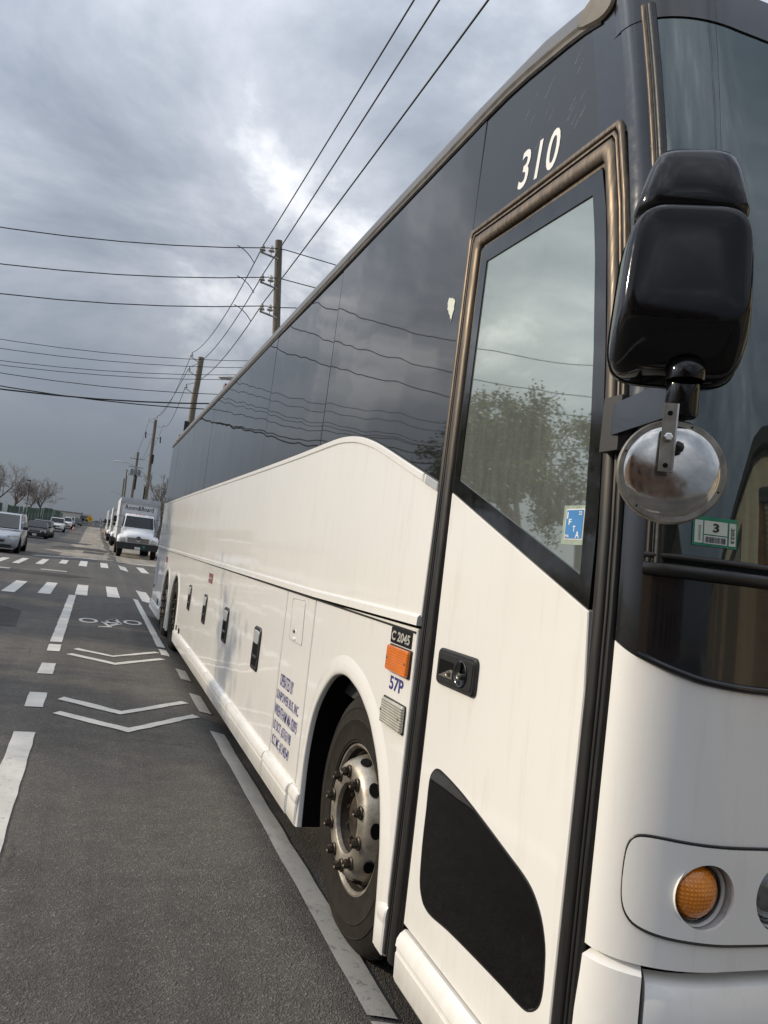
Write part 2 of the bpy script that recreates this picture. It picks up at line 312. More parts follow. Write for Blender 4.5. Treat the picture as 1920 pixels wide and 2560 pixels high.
pbr('plate_white', (0.66, 0.66, 0.64), 0.5, var=0.08)
pbr('cone_orange', (0.75, 0.11, 0.02), 0.55, var=0.1)
pbr('cone_band', (0.8, 0.8, 0.78), 0.4)
pbr('sign_yellow', (0.72, 0.36, 0.01), 0.45, var=0.08)
pbr('kerb_stone', (0.26, 0.25, 0.23), 0.85, var=0.2, vscale=3, bump=0.3, bscale=40)
pbr('pavement_concrete', (0.30, 0.285, 0.26), 0.85, var=0.18, vscale=1.5, bump=0.25, bscale=60)
pbr('dirt', (0.115, 0.105, 0.075), 0.95, var=0.35, vscale=0.6, bump=0.5, bscale=20)
pbr('green_tarp', (0.022, 0.060, 0.038), 0.75, var=0.35, vscale=0.9, bump=0.6, bscale=1.5)
pbr('green_tarp_light', (0.045, 0.095, 0.065), 0.75, var=0.3, vscale=0.9, bump=0.6, bscale=1.5)
pbr('bark', (0.15, 0.135, 0.122), 0.95, var=0.3, vscale=8, bump=0.5, bscale=30)
pbr('twig', (0.26, 0.235, 0.22), 0.95, var=0.25, vscale=3)
pbr('leaf', (0.15, 0.19, 0.045), 0.6, var=0.45, vscale=1.4)
pbr('far_white', (0.52, 0.51, 0.46), 0.8, var=0.1, vscale=0.3)
pbr('far_grey', (0.24, 0.25, 0.26), 0.8, var=0.15, vscale=0.4)
pbr('far_brush', (0.10, 0.088, 0.078), 0.95, var=0.4, vscale=0.8)
pbr('guard_metal', (0.30, 0.31, 0.31), 0.5, metal=0.4, var=0.2)
pbr('brick', (0.27, 0.165, 0.11), 0.9, var=0.25, vscale=1.0, bump=0.3, bscale=20)
pbr('roof_dark', (0.05, 0.05, 0.052), 0.8)
pbr('rust', (0.17, 0.085, 0.035), 0.85, var=0.4, vscale=4)

# ------------------------------------------------------------------ mesh helpers
class MB:
    def __init__(s): s.v = []; s.f = []
    def add(s, vs, fs):
        o = len(s.v); s.v += [tuple(p) for p in vs]; s.f += [tuple(i + o for i in f) for f in fs]; return s
    def box(s, x0, x1, y0, y1, z0, z1):
        return s.add([(x0, y0, z0), (x1, y0, z0), (x1, y1, z0), (x0, y1, z0), (x0, y0, z1), (x1, y0, z1), (x1, y1, z1), (x0, y1, z1)],
                     [(0, 3, 2, 1), (4, 5, 6, 7), (0, 1, 5, 4), (1, 2, 6, 5), (2, 3, 7, 6), (3, 0, 4, 7)])
    def loft(s, rings, close=True, cap0=True, cap1=True):
        n = len(rings[0]); vs = [p for r in rings for p in r]; fs = []
        for i in range(len(rings) - 1):
            for j in range(n if close else n - 1):
                k = (j + 1) % n; fs.append((i * n + j, i * n + k, (i + 1) * n + k, (i + 1) * n + j))
        if cap0: fs.append(tuple(range(n))[::-1])
        if cap1: fs.append(tuple((len(rings) - 1) * n + j for j in range(n)))
        return s.add(vs, fs)
    def tube(s, pts, r, n=8, cap=True, closed=False):
        pts = [Vector(p) for p in pts]; rings = []
        up = None
        for i, p in enumerate(pts):
            if closed: t = pts[(i + 1) % len(pts)] - pts[i - 1]
            else: t = pts[min(i + 1, len(pts) - 1)] - pts[max(i - 1, 0)]
            t = t.normalized()
            if up is None:
                up = Vector((0, 0, 1)) if abs(t.z) < 0.9 else Vector((1, 0, 0))
            a = t.cross(up)
            if a.length < 1e-4: a = t.cross(Vector((1, 0.3, 0)))
            a.normalize(); b = a.cross(t).normalized(); up = b
            rr = r[i] if isinstance(r, (list, tuple)) else r
            rings.append([p + (a * cos(2 * pi * j / n) + b * sin(2 * pi * j / n)) * rr for j in range(n)])
        if closed:
            rings.append(rings[0]); return s.loft(rings, True, False, False)
        return s.loft(rings, True, cap, cap)
    def lathe(s, prof, o=(0, 0, 0), axis='X', n=32, cap0=False, cap1=False):
        rings = []
        for r, h in prof:
            ring = []
            for j in range(n):
                a = 2 * pi * j / n; c, d = r * cos(a), r * sin(a)
                ring.append({'X': (o[0] + h, o[1] + c, o[2] + d), 'Y': (o[0] + c, o[1] + h, o[2] + d), 'Z': (o[0] + c, o[1] + d, o[2] + h)}[axis])
            rings.append(ring)
        return s.loft(rings, True, cap0, cap1)
    def prism(s, front, off):
        n = len(front); back = [tuple(a + b for a, b in zip(p, off)) for p in front]
        fs = [tuple(range(n)), tuple(range(n, 2 * n))[::-1]] + [(j, n + j, n + (j + 1) % n, (j + 1) % n) for j in range(n)]
        return s.add(list(front) + back, fs)
    def grid(s, rows):
        n = len(rows[0]); vs = [p for r in rows for p in r]
        return s.add(vs, [(i * n + j, i * n + j + 1, (i + 1) * n + j + 1, (i + 1) * n + j) for i in range(len(rows) - 1) for j in range(n - 1)])
    def mesh(s, name, mats, smooth=35, recalc=True):
        me = bpy.data.meshes.new(name); me.from_pydata(s.v, [], s.f)
        if recalc:
            bm = bmesh.new(); bm.from_mesh(me); bmesh.ops.recalc_face_normals(bm, faces=bm.faces); bm.to_mesh(me); bm.free()
        me.materials.append(MATS[mats])
        if smooth:
            me.polygons.foreach_set('use_smooth', [True] * len(me.polygons))
            me.set_sharp_from_angle(angle=radians(smooth))
        me.update(); return me
    def build(s, name, mat, parent=None, smooth=35, recalc=True):
        return put(name, s.mesh(name, mat, smooth, recalc), parent)
def put(name, me, parent=None, local=False):
    o = bpy.data.objects.new(name, me); C.objects.link(o)
    if parent is not None:
        o.parent = parent
        if not local: o.matrix_parent_inverse = abs_matrix(parent).inverted()
    return o
def abs_matrix(o):
    m = o.matrix_basis.copy()
    if o.parent is not None: m = abs_matrix(o.parent) @ o.matrix_parent_inverse @ m
    return m
def thing(name, loc, label, cat, group=None, rz=0.0):
    o = bpy.data.objects.new(name, None); C.objects.link(o); o.location = loc; o.rotation_euler = (0, 0, rz); o.empty_display_size = 0.2
    return tag(o, label, cat, group)
def tag(o, label, cat, group=None):
    o['label'] = label; o['category'] = cat
    if group: o['group'] = group
    return o
def struct(o):
    o['kind'] = 'structure'; return o
def smoothstep(x): x = max(0.0, min(1.0, x)); return x * x * (3 - 2 * x)
def inset(poly, d):
    n = len(poly); area = sum(poly[i][0] * poly[(i + 1) % n][1] - poly[(i + 1) % n][0] * poly[i][1] for i in range(n))
    sg = 1 if area > 0 else -1; out = []
    for i in range(n):
        p0, p1, p2 = Vector(poly[i - 1]), Vector(poly[i]), Vector(poly[(i + 1) % n])
        e1 = (p1 - p0).normalized(); e2 = (p2 - p1).normalized()
        n1 = Vector((-e1.y, e1.x)) * sg; n2 = Vector((-e2.y, e2.x)) * sg
        m = n1 + n2
        k = d / max(0.35, 0.5 * m.dot(m)) if m.length > 1e-6 else d
        q = p1 + m * k; out.append((q.x, q.y))
    return out
def round_poly(poly, r, n=5):
    out = []
    for i in range(len(poly)):
        p0, p1, p2 = Vector(poly[i - 1]), Vector(poly[i]), Vector(poly[(i + 1) % len(poly)])
        rr = r[i] if isinstance(r, (list, tuple)) else r
        a = p1 + (p0 - p1).normalized() * min(rr, (p0 - p1).length * 0.48); b = p1 + (p2 - p1).normalized() * min(rr, (p2 - p1).length * 0.48)
        for k in range(n + 1):
            t = k / n; q = a * (1 - t) ** 2 + p1 * 2 * t * (1 - t) + b * t * t; out.append((q.x, q.y))
    return out
def catmull(pts, k=6, closed=False):
    out = []; n = len(pts)
    rng = range(n) if closed else range(n - 1)
    for i in rng:
        g = lambda j: Vector(pts[j % n]) if closed else Vector(pts[max(0, min(n - 1, j))])
        p0, p1, p2, p3 = g(i - 1), g(i), g(i + 1), g(i + 2)
        for s in range(k):
            t = s / k
            q = 0.5 * ((2 * p1) + (p2 - p0) * t + (2 * p0 - 5 * p1 + 4 * p2 - p3) * t * t + (3 * p1 - p0 - 3 * p2 + p3) * t ** 3); out.append(tuple(q))
    if not closed: out.append(tuple(pts[-1]))
    return out
def text_mesh(body, bold=0.0, shear=0.0, spacing=1.0):
    cu = bpy.data.curves.new('lettering', 'FONT'); cu.body = body; cu.offset = bold; cu.shear = shear; cu.space_character = spacing; cu.resolution_u = 4; cu.fill_mode = 'FRONT'
    ob = bpy.data.objects.new('lettering', cu); C.objects.link(ob)
    dg = bpy.context.evaluated_depsgraph_get(); me = bpy.data.meshes.new_from_object(ob.evaluated_get(dg))
    bpy.data.objects.remove(ob); bpy.data.curves.remove(cu); return me
def lettering(name, body, origin, ax, ay, w, h, mat, parent, bold=0.0, shear=0.0, spacing=1.0):
    """flat letters fitted to a w x h rectangle whose lower left corner is origin"""
    me = text_mesh(body, bold, shear, spacing); xs = [v.co.x for v in me.vertices]; ys = [v.co.y for v in me.vertices]
    x0, x1, y0, y1 = min(xs), max(xs), min(ys), max(ys); o = Vector(origin); ax = Vector(ax); ay = Vector(ay)
    for v in me.vertices:
        v.co = o + ax * ((v.co.x - x0) / (x1 - x0) * w) + ay * ((v.co.y - y0) / (y1 - y0) * h)
    me.name = name; me.materials.clear(); me.materials.append(MATS[mat]); return put(name, me, parent)

# ------------------------------------------------------------------ the setting
def rise(y): return 1.3 * smoothstep((y - 80.0) / 100.0)
def rz(x, y): return -0.075 * smoothstep((x - 1.0) / 0.5) + rise(y)
YS = [-80, -40, -20, -10] + [float(i) for i in range(-4, 22)] + [22 + 2 * i for i in range(30)] + [82 + 4 * i for i in range(28)] + [200, 240, 300, 400]
YG = [-3000, -600] + [y for y in YS] + [600, 1200, 3000]
def sheet(name, xs, ys, zf, mat, parent=None):
    return MB().grid([[(x, y, zf(x, y)) for x in xs] for y in ys]).build(name, mat, parent, smooth=60)
struct(sheet('ground', [-3000, -400, -60, -12, 0, 8, 60, 400, 3000], YG, lambda x, y: rise(y) - 0.16, 'dirt'))
road = struct(sheet('road', [-7.5, -4, -2, -1, 0, 0.5, 0.9] + [1.0 + 0.05 * i for i in range(11)] + [2.2, 3, 4.0], YS, rz, 'asphalt'))
for nm, xs in (('cross_street', [-120, -60, -20, -7.5]), ('cross_street', [4.0, 12, 30, 120])):
    struct(sheet(nm, xs, [22.8, 25, 28, 30.6], lambda x, y: (0 if x < 0 else -0.05) - 0.002, 'asphalt'))
def pavement(x0, x1, y0, y1, kerb_at):
    ys = [y for y in YS if y0 < y < y1]; ys = [y0] + ys + [y1]
    top = lambda x, y: rise(y) + (0.13 if kerb_at < 0 else 0.09)
    m = MB()
    xin = sorted([kerb_at + (0.16 if kerb_at > 0 else -0.16), x1 if kerb_at > 0 else x0])
    rings = [[(xin[0], y, top(0, y) - 0.3), (xin[1], y, top(0, y) - 0.3), (xin[1], y, top(0, y)), (xin[0], y, top(0, y))] for y in ys]
    struct(m.loft(rings).build('pavement', 'pavement_concrete', None, smooth=30))
    xk = sorted([kerb_at, kerb_at + (0.157 if kerb_at > 0 else -0.157)]); face = 0 if kerb_at > 0 else 1
    def kring(y):
        z = top(0, y) + 0.003; r = [(xk[0], y, z - 0.35), (xk[1], y, z - 0.35), (xk[1], y, z), (xk[0], y, z)]
        if face == 0: return [r[0], r[1], r[2], (xk[0] + 0.03, y, z), (xk[0], y, z - 0.03)]
        return [r[0], r[1], (xk[1], y, z - 0.03), (xk[1] - 0.03, y, z), r[3]]
    struct(MB().loft([kring(y) for y in ys]).build('kerb', 'kerb_stone', None, smooth=30))
pavement(-11.0, -7.5, -60, 22.4, -7.5); pavement(-11.0, -7.5, 31, 240, -7.5)
pavement(4.0, 8.0, -60, 22.4, 4.0); pavement(4.0, 8.0, 31, 240, 4.0)

# older, paler road surface and dark repairs beyond the crossing
def blob_sheet(name, pts, mat, dz):
    p = [(x + random.uniform(-.06, .06), y + random.uniform(-.4, .4)) for x, y in pts]
    m = MB(); ys = sorted(set(q[1] for q in p))
    m.add([(x, y, rz(x, y) + dz) for x, y in p], [tuple(range(len(p)))])
    return m.build(name, mat, road, smooth=0)
def band_sheet(name, rows, mat, dz):
    """rows: (y, x_left, x_right)"""
    out = []
    for (ya, la, ra), (yb, lb, rb) in zip(rows[:-1], rows[1:]):
        k = max(1, int((yb - ya) / 1.5))
        for i in range(k):
            t = i / k; out.append((ya + (yb - ya) * t, la + (lb - la) * t, ra + (rb - ra) * t))
    out.append(rows[-1]); g = []
    for y, l, r in out:
        l += random.uniform(-.08, .08); n = 10; g.append([(l + (r - l) * i / n, y, rz(l + (r - l) * i / n, y) + dz) for i in range(n + 1)])
    return MB().grid(g).build(name, mat, road, smooth=60)
band_sheet('concrete_lane', [(40.4, -1.45, 3.96), (44, -1.5, 3.96), (47, -2.6, 3.96), (50, -1.1, 3.96), (56, -0.9, 3.96), (62, -1.6, 3.96), (75, -1.2, 3.96), (110, -1.5, 3.96), (180, -1.6, 3.96), (200, -1.6, 3.96)], 'old_concrete', 0.004)
band_sheet('road_patch', [(52, -2.5, 1.2), (55, -2.2, 1.4), (58.5, -1.0, 0.3)], 'patch_asphalt', 0.008)
band_sheet('road_patch', [(47.5, -0.6, 0.6), (50.8, -0.5, 0.75)], 'patch_asphalt', 0.008)
band_sheet('road_patch', [(66, -3.4, -0.6), (71, -3.2, 0.0)], 'patch_asphalt', 0.008)
band_sheet('road_patch', [(24.6, -7, -0.6), (25.4, -7, 0.2), (26.2, -7, -1.2)], 'patch_asphalt', 0.004)
band_sheet('road_patch', [(12.5, -7.3, -0.9), (14.6, -7.3, -1.0), (15.2, -7.3, -1.3)], 'patch_asphalt', 0.004)

def paint(name, pts, mat='road_paint', dz=0.0065, jit=0.006, step=0.12):
    """painted marking: closed outline with slightly ragged edges, draped on the road"""
    out = []
    for i in range(len(pts)):
        a, b = Vector(pts[i]), Vector(pts[(i + 1) % len(pts)]); n = max(1, min(40, int((b - a).length / step)))
        for k in range(n):
            q = a.lerp(b, k / n); out.append((q.x + random.uniform(-jit, jit), q.y + random.uniform(-jit, jit) * 1.5))
    m = MB(); m.add([(x, y, rz(x, y) + dz) for x, y in out], [tuple(range(len(out)))])
    return m.build(name, mat, road, smooth=0)
def line(x0, x1, y0, y1, mat='road_paint', name='lane_line'):
    rows = []; n = max(2, int((y1 - y0) / 0.18)); xs = [x0 + (x1 - x0) * i / 4 for i in range(5)]
    for i in range(n + 1):
        y = y0 + (y1 - y0) * i / n; jl, jr = random.uniform(-.004, .004), random.uniform(-.004, .004)
        rows.append([(x + (jl if k == 0 else jr if k == 4 else 0), y, rz(x, y) + 0.0065) for k, x in enumerate(xs)])
    return MB().grid(rows).build(name, mat, road, smooth=60)
for y0, y1 in ((11.2, 18.7), (10.4, 10.97), (8.83, 9.5), (7.25, 7.86), (-1.0, 6.39)): line(-0.365, -0.215, y0, y1)
for y0, y1 in ((11.45, 19.2), (10.7, 11.25)): line(1.04, 1.155, y0, y1)
for y0, y1 in ((9.08, 9.77), (7.43, 8.28), (2.62, 6.69), (0.4, 2.585)): line(1.135, 1.26, y0, y1, 'old_paint')
for pts in ([(-0.06, 10.67), (0.42, 10.24), (1.03, 10.87), (0.97, 10.95), (0.42, 10.36), (-0.01, 10.78)], [(-0.13, 10.21), (0.43, 9.67), (1.06, 10.32), (1.0, 10.40), (0.43, 9.81), (-0.06, 10.32)],
            [(-0.12, 7.6), (0.42, 7.1), (1.07, 7.71), (1.01, 7.79), (0.43, 7.23), (-0.06, 7.72)], [(-0.13, 7.03), (0.46, 6.49), (1.11, 7.15), (1.05, 7.23), (0.47, 6.63), (-0.07, 7.12)]):
    paint('chevron_marking', pts)
for xa, xb, y0, y1 in ((-3.18, -2.9, 17.9, 21.3), (-2.42, -2.15, 18.0, 21.35), (-1.69, -1.43, 18.08, 21.48), (-1.0, -0.74, 18.42, 21.93), (-0.25, 0.02, 18.87, 22.12), (0.46, 0.745, 19.05, 22.4), (1.26, 1.54, 19.25, 22.62), (2.05, 2.33, 19.4, 22.8), (2.85, 3.1, 19.6, 23.0)):
    line(xa, xb, y0, y1, name='crossing_bar')
for xa, xb, y0, y1 in ((-4.4, -4.15, 28.3, 31.6), (-3.8, -3.5, 28.8, 32.1), (-3.15, -2.9, 29.2, 32.6), (-2.55, -2.32, 29.4, 33.8), (-1.87, -1.62, 30.4, 34.7), (-1.17, -0.9, 32.5, 35.8), (-0.44, -0.14, 32.1, 36.7), (0.38, 0.68, 32.6, 36.7), (1.14, 1.46, 32.9, 36.6), (1.98, 2.3, 33.2, 37.8), (2.85, 3.15, 33.5, 38)):
    line(xa, xb, y0, y1, name='crossing_bar')
paint('stop_line', [(-2.43, 37.0), (-0.48, 39.4), (1.3, 40.4), (3.4, 41.6), (3.4, 42.2), (1.3, 41.0), (-0.5, 40.0), (-2.43, 37.5)], jit=0.02)
line(-1.5, -0.7, 27.2, 27.7, 'old_paint', 'old_line'); line(-3.4, -2.3, 26.0, 26.5, 'old_paint', 'old_line')
# bicycle symbol
def bike():
    m = MB(); z = lambda x, y: rz(x, y) + 0.0065
    def ring(cx, cy, rx, ry, w):
        n = 28; g = [[], []]
        for i in range(n + 1):
            a = 2 * pi * i / n
            for k, s in ((0, 1.0), (1, 1 - w)):
                x, y = cx + rx * s * cos(a), cy + ry * s * sin(a); g[k].append((x, y, z(x, y)))
        m.grid(g)
    ring(0.09, 14.0, 0.155, 0.33, 0.34); ring(0.82, 14.22, 0.158, 0.34, 0.34)
    for q in ([(0.30, 14.0), (0.34, 13.85), (0.62, 13.85), (0.60, 14.0)], [(0.50, 14.55), (0.565, 14.55), (0.635, 13.9), (0.57, 13.9)],
              [(0.36, 14.12), (0.52, 14.5), (0.54, 14.36), (0.41, 14.02)], [(0.29, 13.98), (0.345, 13.98), (0.45, 13.4), (0.39, 13.4)],
              [(0.25, 13.18), (0.46, 13.3), (0.46, 13.42), (0.25, 13.3)], [(0.38, 14.2), (0.54, 14.62), (0.58, 14.55), (0.44, 14.12)], [(0.42, 13.6), (0.60, 13.95), (0.64, 13.85), (0.46, 13.48)]):
        m.add([(x, y, z(x, y)) for x, y in q], [(0, 1, 2, 3)])
    m.build('bicycle_symbol', 'road_paint', road, smooth=0)
bike()

# ------------------------------------------------------------------ the coach
XS = 1.21                      # plane of the kerb-side... door side of the coach
XR = 3.77                      # far side
bus = thing('coach_bus', (2.49, 8.5, -0.05), 'large white and black coach with its door side to the street, numbered 310', 'bus')
def YD(z): return 1.66 + 0.07 * max(0.0, z - 1.3) ** 2      # front edge of the door, raked back at the top
def panel(name, outline, mat, parent=bus, x=XS, th=0.018, ch=0.004, tilt=(0, 0), smooth=30):
    """a panel in the coach's side plane; outline is (y, z); chamfered edge"""
    yc = sum(p[0] for p in outline) / len(outline); zc = sum(p[1] for p in outline) / len(outline)
    X = lambda y, z, d: x + d + tilt[0] * (y - yc) + tilt[1] * (z - zc)
    inn = inset(outline, ch)
    r0 = [(X(y, z, th), y, z) for y, z in outline]; r1 = [(X(y, z, ch), y, z) for y, z in outline]; r2 = [(X(y, z, 0), y, z) for y, z in inn]
    return MB().loft([r0, r1, r2]).build(name, mat, parent, smooth=smooth)
WB = [(15.95, 2.215), (12, 2.235), (10.216, 2.239), (6.591, 2.246), (5.214, 2.252), (4.49, 2.260), (4.174, 2.262), (3.957, 2.25), (3.753, 2.224), (3.531, 2.176), (3.297, 2.109), (3.041, 2.03), (2.818, 1.962), (2.715, 1.93)]
WBc = catmull(WB, 4)
# body shell behind the panels (dark), floor, far side, rear, roof
sh = MB()
def roofring(y, zr, inn=0.0):
    pts = [(XS + 0.022 + inn, 0.32), (XS + 0.022 + inn, 3.36)]
    for k in range(7):
        a = pi - (pi / 2) * k / 6; pts.append((XS + 0.022 + 0.22 + 0.22 * cos(a), zr - 0.14 + 0.14 * sin(a)))
    q = [(2 * 2.49 - x, z) for x, z in pts[::-1]]
    return [(x, y, z) for x, z in pts + q]
# dark inner shell, kept behind the wheel housings
for y0, y1 in ((2.7, 2.78), (4.16, 10.9), (14.2, 15.95)):
    sh.box(XS + 0.022, XR - 0.022, y0, y1, 0.20, 1.34)
sh.box(XS + 0.022, XR - 0.022, 2.70, 15.95, 1.34, 1.40)
sh.box(XS + 0.9, XR - 0.9, 2.78, 4.16, 0.25, 1.34); sh.box(XS + 0.9, XR - 0.9, 10.9, 14.2, 0.25, 1.34)
sh.box(XS + 0.022, XS + 0.04, 2.70, 15.95, 1.40, 3.40)
sh.build('inner_shell', 'dark_void', bus, smooth=0)
for y0, y1 in ((2.80, 4.14), (10.92, 14.18)):
    MB().box(XS + 0.05, XS + 0.9, y0, y1, 1.09, 1.12).build('wheel_housing', 'dark_void', bus, smooth=0)
MB().box(XR - 0.05, XR - 0.03, 1.75, 16.0, 2.1, 3.42).build('far_inner_panel', 'interior_dark', bus, smooth=0)
MB().box(XR - 0.02, XR, 1.75, 16.0, 0.2, 2.2).build('far_side_panel', 'bus_white', bus, smooth=0)
for k in range(6):
    MB().box(XR - 0.02, XR, 2.0 + k * 2.33, 2.0 + k * 2.33 + 2.31, 2.2, 3.40).build('far_window', 'black_glass', bus, smooth=0)
MB().box(XS + 0.06, XR - 0.06, 15.96, 16.02, 0.22, 3.42).build('rear_panel', 'bus_white', bus, smooth=0)
# roof: cove, flat top
ro = MB(); rr = []
for y in (1.78, 1.86, 2.0, 2.3, 2.8, 4, 8, 12, 15.9, 16.03):
    zr = 3.56 - 0.16 * max(0, (2.6 - y) / 0.8) ** 2 * 0.7 - (0.05 if y > 16 else 0)
    z0_ = 3.425 - 0.10 * max(0, (2.5 - y) / 0.7) ** 1.5; pts = [(XS + 0.008, z0_), (XS + 0.014, z0_ + 0.05)]
    for k in range(1, 8):
        a = pi - (pi / 2) * k / 7; pts.append((XS + 0.014 + 0.30 + 0.30 * cos(a), z0_ + 0.05 + (zr - z0_ - 0.05) * sin(a)))
    pts.append((2.49, zr + 0.03)); full = pts + [(4.98 - x, z) for x, z in pts[-2::-1]]
    rr.append([(x, y, z) for x, z in full])
ro.grid(rr).build('roof', 'roof_paint', bus, smooth=50)

# --- upper white belt panel, trims
top = [p for p in WBc]
low = [(2.735, 1.405), (4.25, 1.386), (7.43, 1.382), (15.95, 1.365)]
panel('belt_panel', top + low, 'bus_white', ch=0.003)
cre = [(y, z - 0.036) for y, z in WBc if y > 2.84]
tw = [p for p in WBc if p[0] > 2.84]
panel('belt_trim', tw + cre[::-1], 'bus_white', x=XS - 0.007, th=0.010, ch=0.005)
panel('belt_trim', [(2.838, 1.968), (2.715, 1.930), (2.715, 1.894), (2.848, 1.934)], 'truck_grey', x=XS - 0.006, th=0.009)
led = MB()
rows = []
for y, z in ((2.74, 1.404), (4.25, 1.386), (7.43, 1.382), (15.95, 1.368)):
    rows.append([(XS + 0.015, y, z + 0.012), (XS - 0.002, y, z + 0.010), (XS - 0.012, y, z), (XS - 0.014, y, z - 0.032), (XS + 0.015, y, z - 0.034)])
led.loft(rows).build('belt_ledge', 'bus_white', bus, smooth=25)
MB().box(XS - 0.004, XS + 0.02, 2.76, 15.95, 1.338, 1.346).build('belt_gasket', 'rubber', bus, smooth=0)

# --- lower panels
ZT, ZB = 1.332, 0.318
ARCH = [(2.815, 0.15), (2.83, 0.30), (2.85, 0.44), (2.868, 0.52), (2.90, 0.62), (2.945, 0.715), (3.00, 0.79), (3.06, 0.85), (3.13, 0.91), (3.21, 0.955), (3.30, 0.995), (3.40, 1.02), (3.50, 1.035), (3.60, 1.03), (3.71, 1.0), (3.80, 0.945), (3.88, 0.875), (3.945, 0.80), (3.99, 0.715), (4.02, 0.61), (4.036, 0.48), (4.03, 0.34), (4.01, 0.15)]
ARCHc = catmull(ARCH, 3)
def arch_out(c, d):
    n = len(c); out = []
    for i in range(n):
        t = Vector(c[min(i + 1, n - 1)]) - Vector(c[max(i - 1, 0)]); t.normalize()
        out.append((c[i][0] - t.y * d, c[i][1] + t.x * d))
    return out
def flange(curve, w, name):
    """flared white lip round a wheel arch"""
    o = arch_out(curve, w); m = MB(); rows = []
    sgn = 1 if o[len(o) // 2][1] > curve[len(o) // 2][1] else -1
    if sgn < 0: o = arch_out(curve, -w)
    for (y, z), (yo, zo) in zip(curve, o):
        row = []
        for t, x in ((0.0, 0.020), (0.0, -0.002), (0.04, -0.007), (0.12, -0.011), (0.30, -0.0115), (0.62, -0.007), (1.0, 0.0015), (1.0, 0.012)):
            row.append((XS + x, y + (yo - y) * t, z + (zo - z) * t))
        rows.append(row)
    m.grid(rows); m.build(name, 'bus_white', bus, smooth=45)
    MB().grid([[(XS + 0.019, y, z) for y, z in curve], [(XS + 0.65, y, z) for y, z in curve]]).build('arch_liner', 'dark_void', bus, smooth=45)
    return o
AO = flange(ARCHc, 0.10, 'wheel_arch_lip')
n0 = [p for p in arch_out(ARCHc, -0.06 if AO[20][1] < ARCHc[20][1] else 0.06)]
mid_out = [(y + (yo - y) * 0.7, z + (zo - z) * 0.7) for (y, z), (yo, zo) in zip(ARCHc, AO)]
ab = [p for p in mid_out if p[1] > ZB]
panel('fender_panel', [(4.163, ZB), (4.200, ZT + 0.008), (2.748, ZT + 0.026), (2.735, ZB)] + ab, 'bus_white')
panel('filler_panel', [(4.836, ZB), (4.876, ZT + 0.006), (4.218, ZT + 0.007), (4.181, ZB)], 'bus_white')
for ya, yb in ((6.300, 4.894), (7.705, 6.3015), (9.125, 7.7065), (10.85, 9.131)):
    da = 0.035 if yb < 5 else 0.0
    panel('luggage_door', [(ya, ZB), (ya, ZT + 0.004), (yb, ZT + 0.005), (yb - da, ZB)], 'bus_white', ch=0.0012 if yb > 5 else 0.004)
# rear wheel panel with two arches
def rarch(yc, w=0.60):
    return catmull([(yc - w * 0.98, 0.14), (yc - w, 0.42), (yc - w * 0.93, 0.66), (yc - w * 0.72, 0.86), (yc - w * 0.38, 0.985), (yc, 1.025), (yc + w * 0.38, 0.985), (yc + w * 0.72, 0.86), (yc + w * 0.93, 0.66), (yc + w, 0.42), (yc + w * 0.98, 0.14)], 4)
RA = [rarch(11.72, 0.61), rarch(13.25, 0.58)]
for a in RA: flange(a, 0.085, 'wheel_arch_lip')
def rim_out(c): 
    o = arch_out(c, 0.06)
    if o[len(o) // 2][1] < c[len(c) // 2][1]: o = arch_out(c, -0.06)
    return o
o1 = [p for p in rim_out(RA[0]) if p[1] > 0.42]; o2 = [p for p in rim_out(RA[1]) if p[1] > 0.42]
panel('rear_wheel_panel', [(10.856, ZB), (11.06, ZB)] + o1 + o2 + [(13.9, ZB), (13.96, ZB), (13.96, ZT), (10.856, ZT)], 'bus_white')
panel('rear_side_panel', [(13.966, ZB), (13.966, ZT), (15.95, ZT), (15.95, ZB)], 'bus_white')
panel('vent_panel', [(15.2, 0.62), (15.2, 1.18), (15.85, 1.18), (15.85, 0.62)], 'truck_grey', x=XS - 0.004, th=0.006)
# rocker
def rocker(y0, y1, name='rocker_panel', parent=bus, k=1.0):
    prof = [(0.02, 0.320), (-0.006, 0.322), (-0.022, 0.314), (-0.033, 0.296), (-0.036, 0.272), (-0.030, 0.264), (-0.030, 0.252), (-0.033, 0.246), (-0.030, 0.165), (-0.022, 0.148), (0.02, 0.143)]
    prof = [(x * k if x < 0 else x, z) for x, z in prof]
    rows = [[(XS + x * 0.6, y0 + 0.001, z) for x, z in prof], [(XS + x, y0 + 0.008, z) for x, z in prof], [(XS + x, y1 - 0.008, z) for x, z in prof], [(XS + x * 0.6, y1 - 0.001, z) for x, z in prof]]
    return MB().loft(rows).build(name, 'bus_white', parent, smooth=28)
for a, b in ((4.215, 4.872), (4.878, 6.300), (6.304, 7.704), (7.708, 9.272), (9.278, 11.03), (13.95, 15.95)): rocker(a, b)
# fender foot pieces either side of the front wheel
rocker(4.03, 4.209, 'fender_foot', k=0.7); rocker(2.712, 2.795, 'fender_foot', k=0.45)

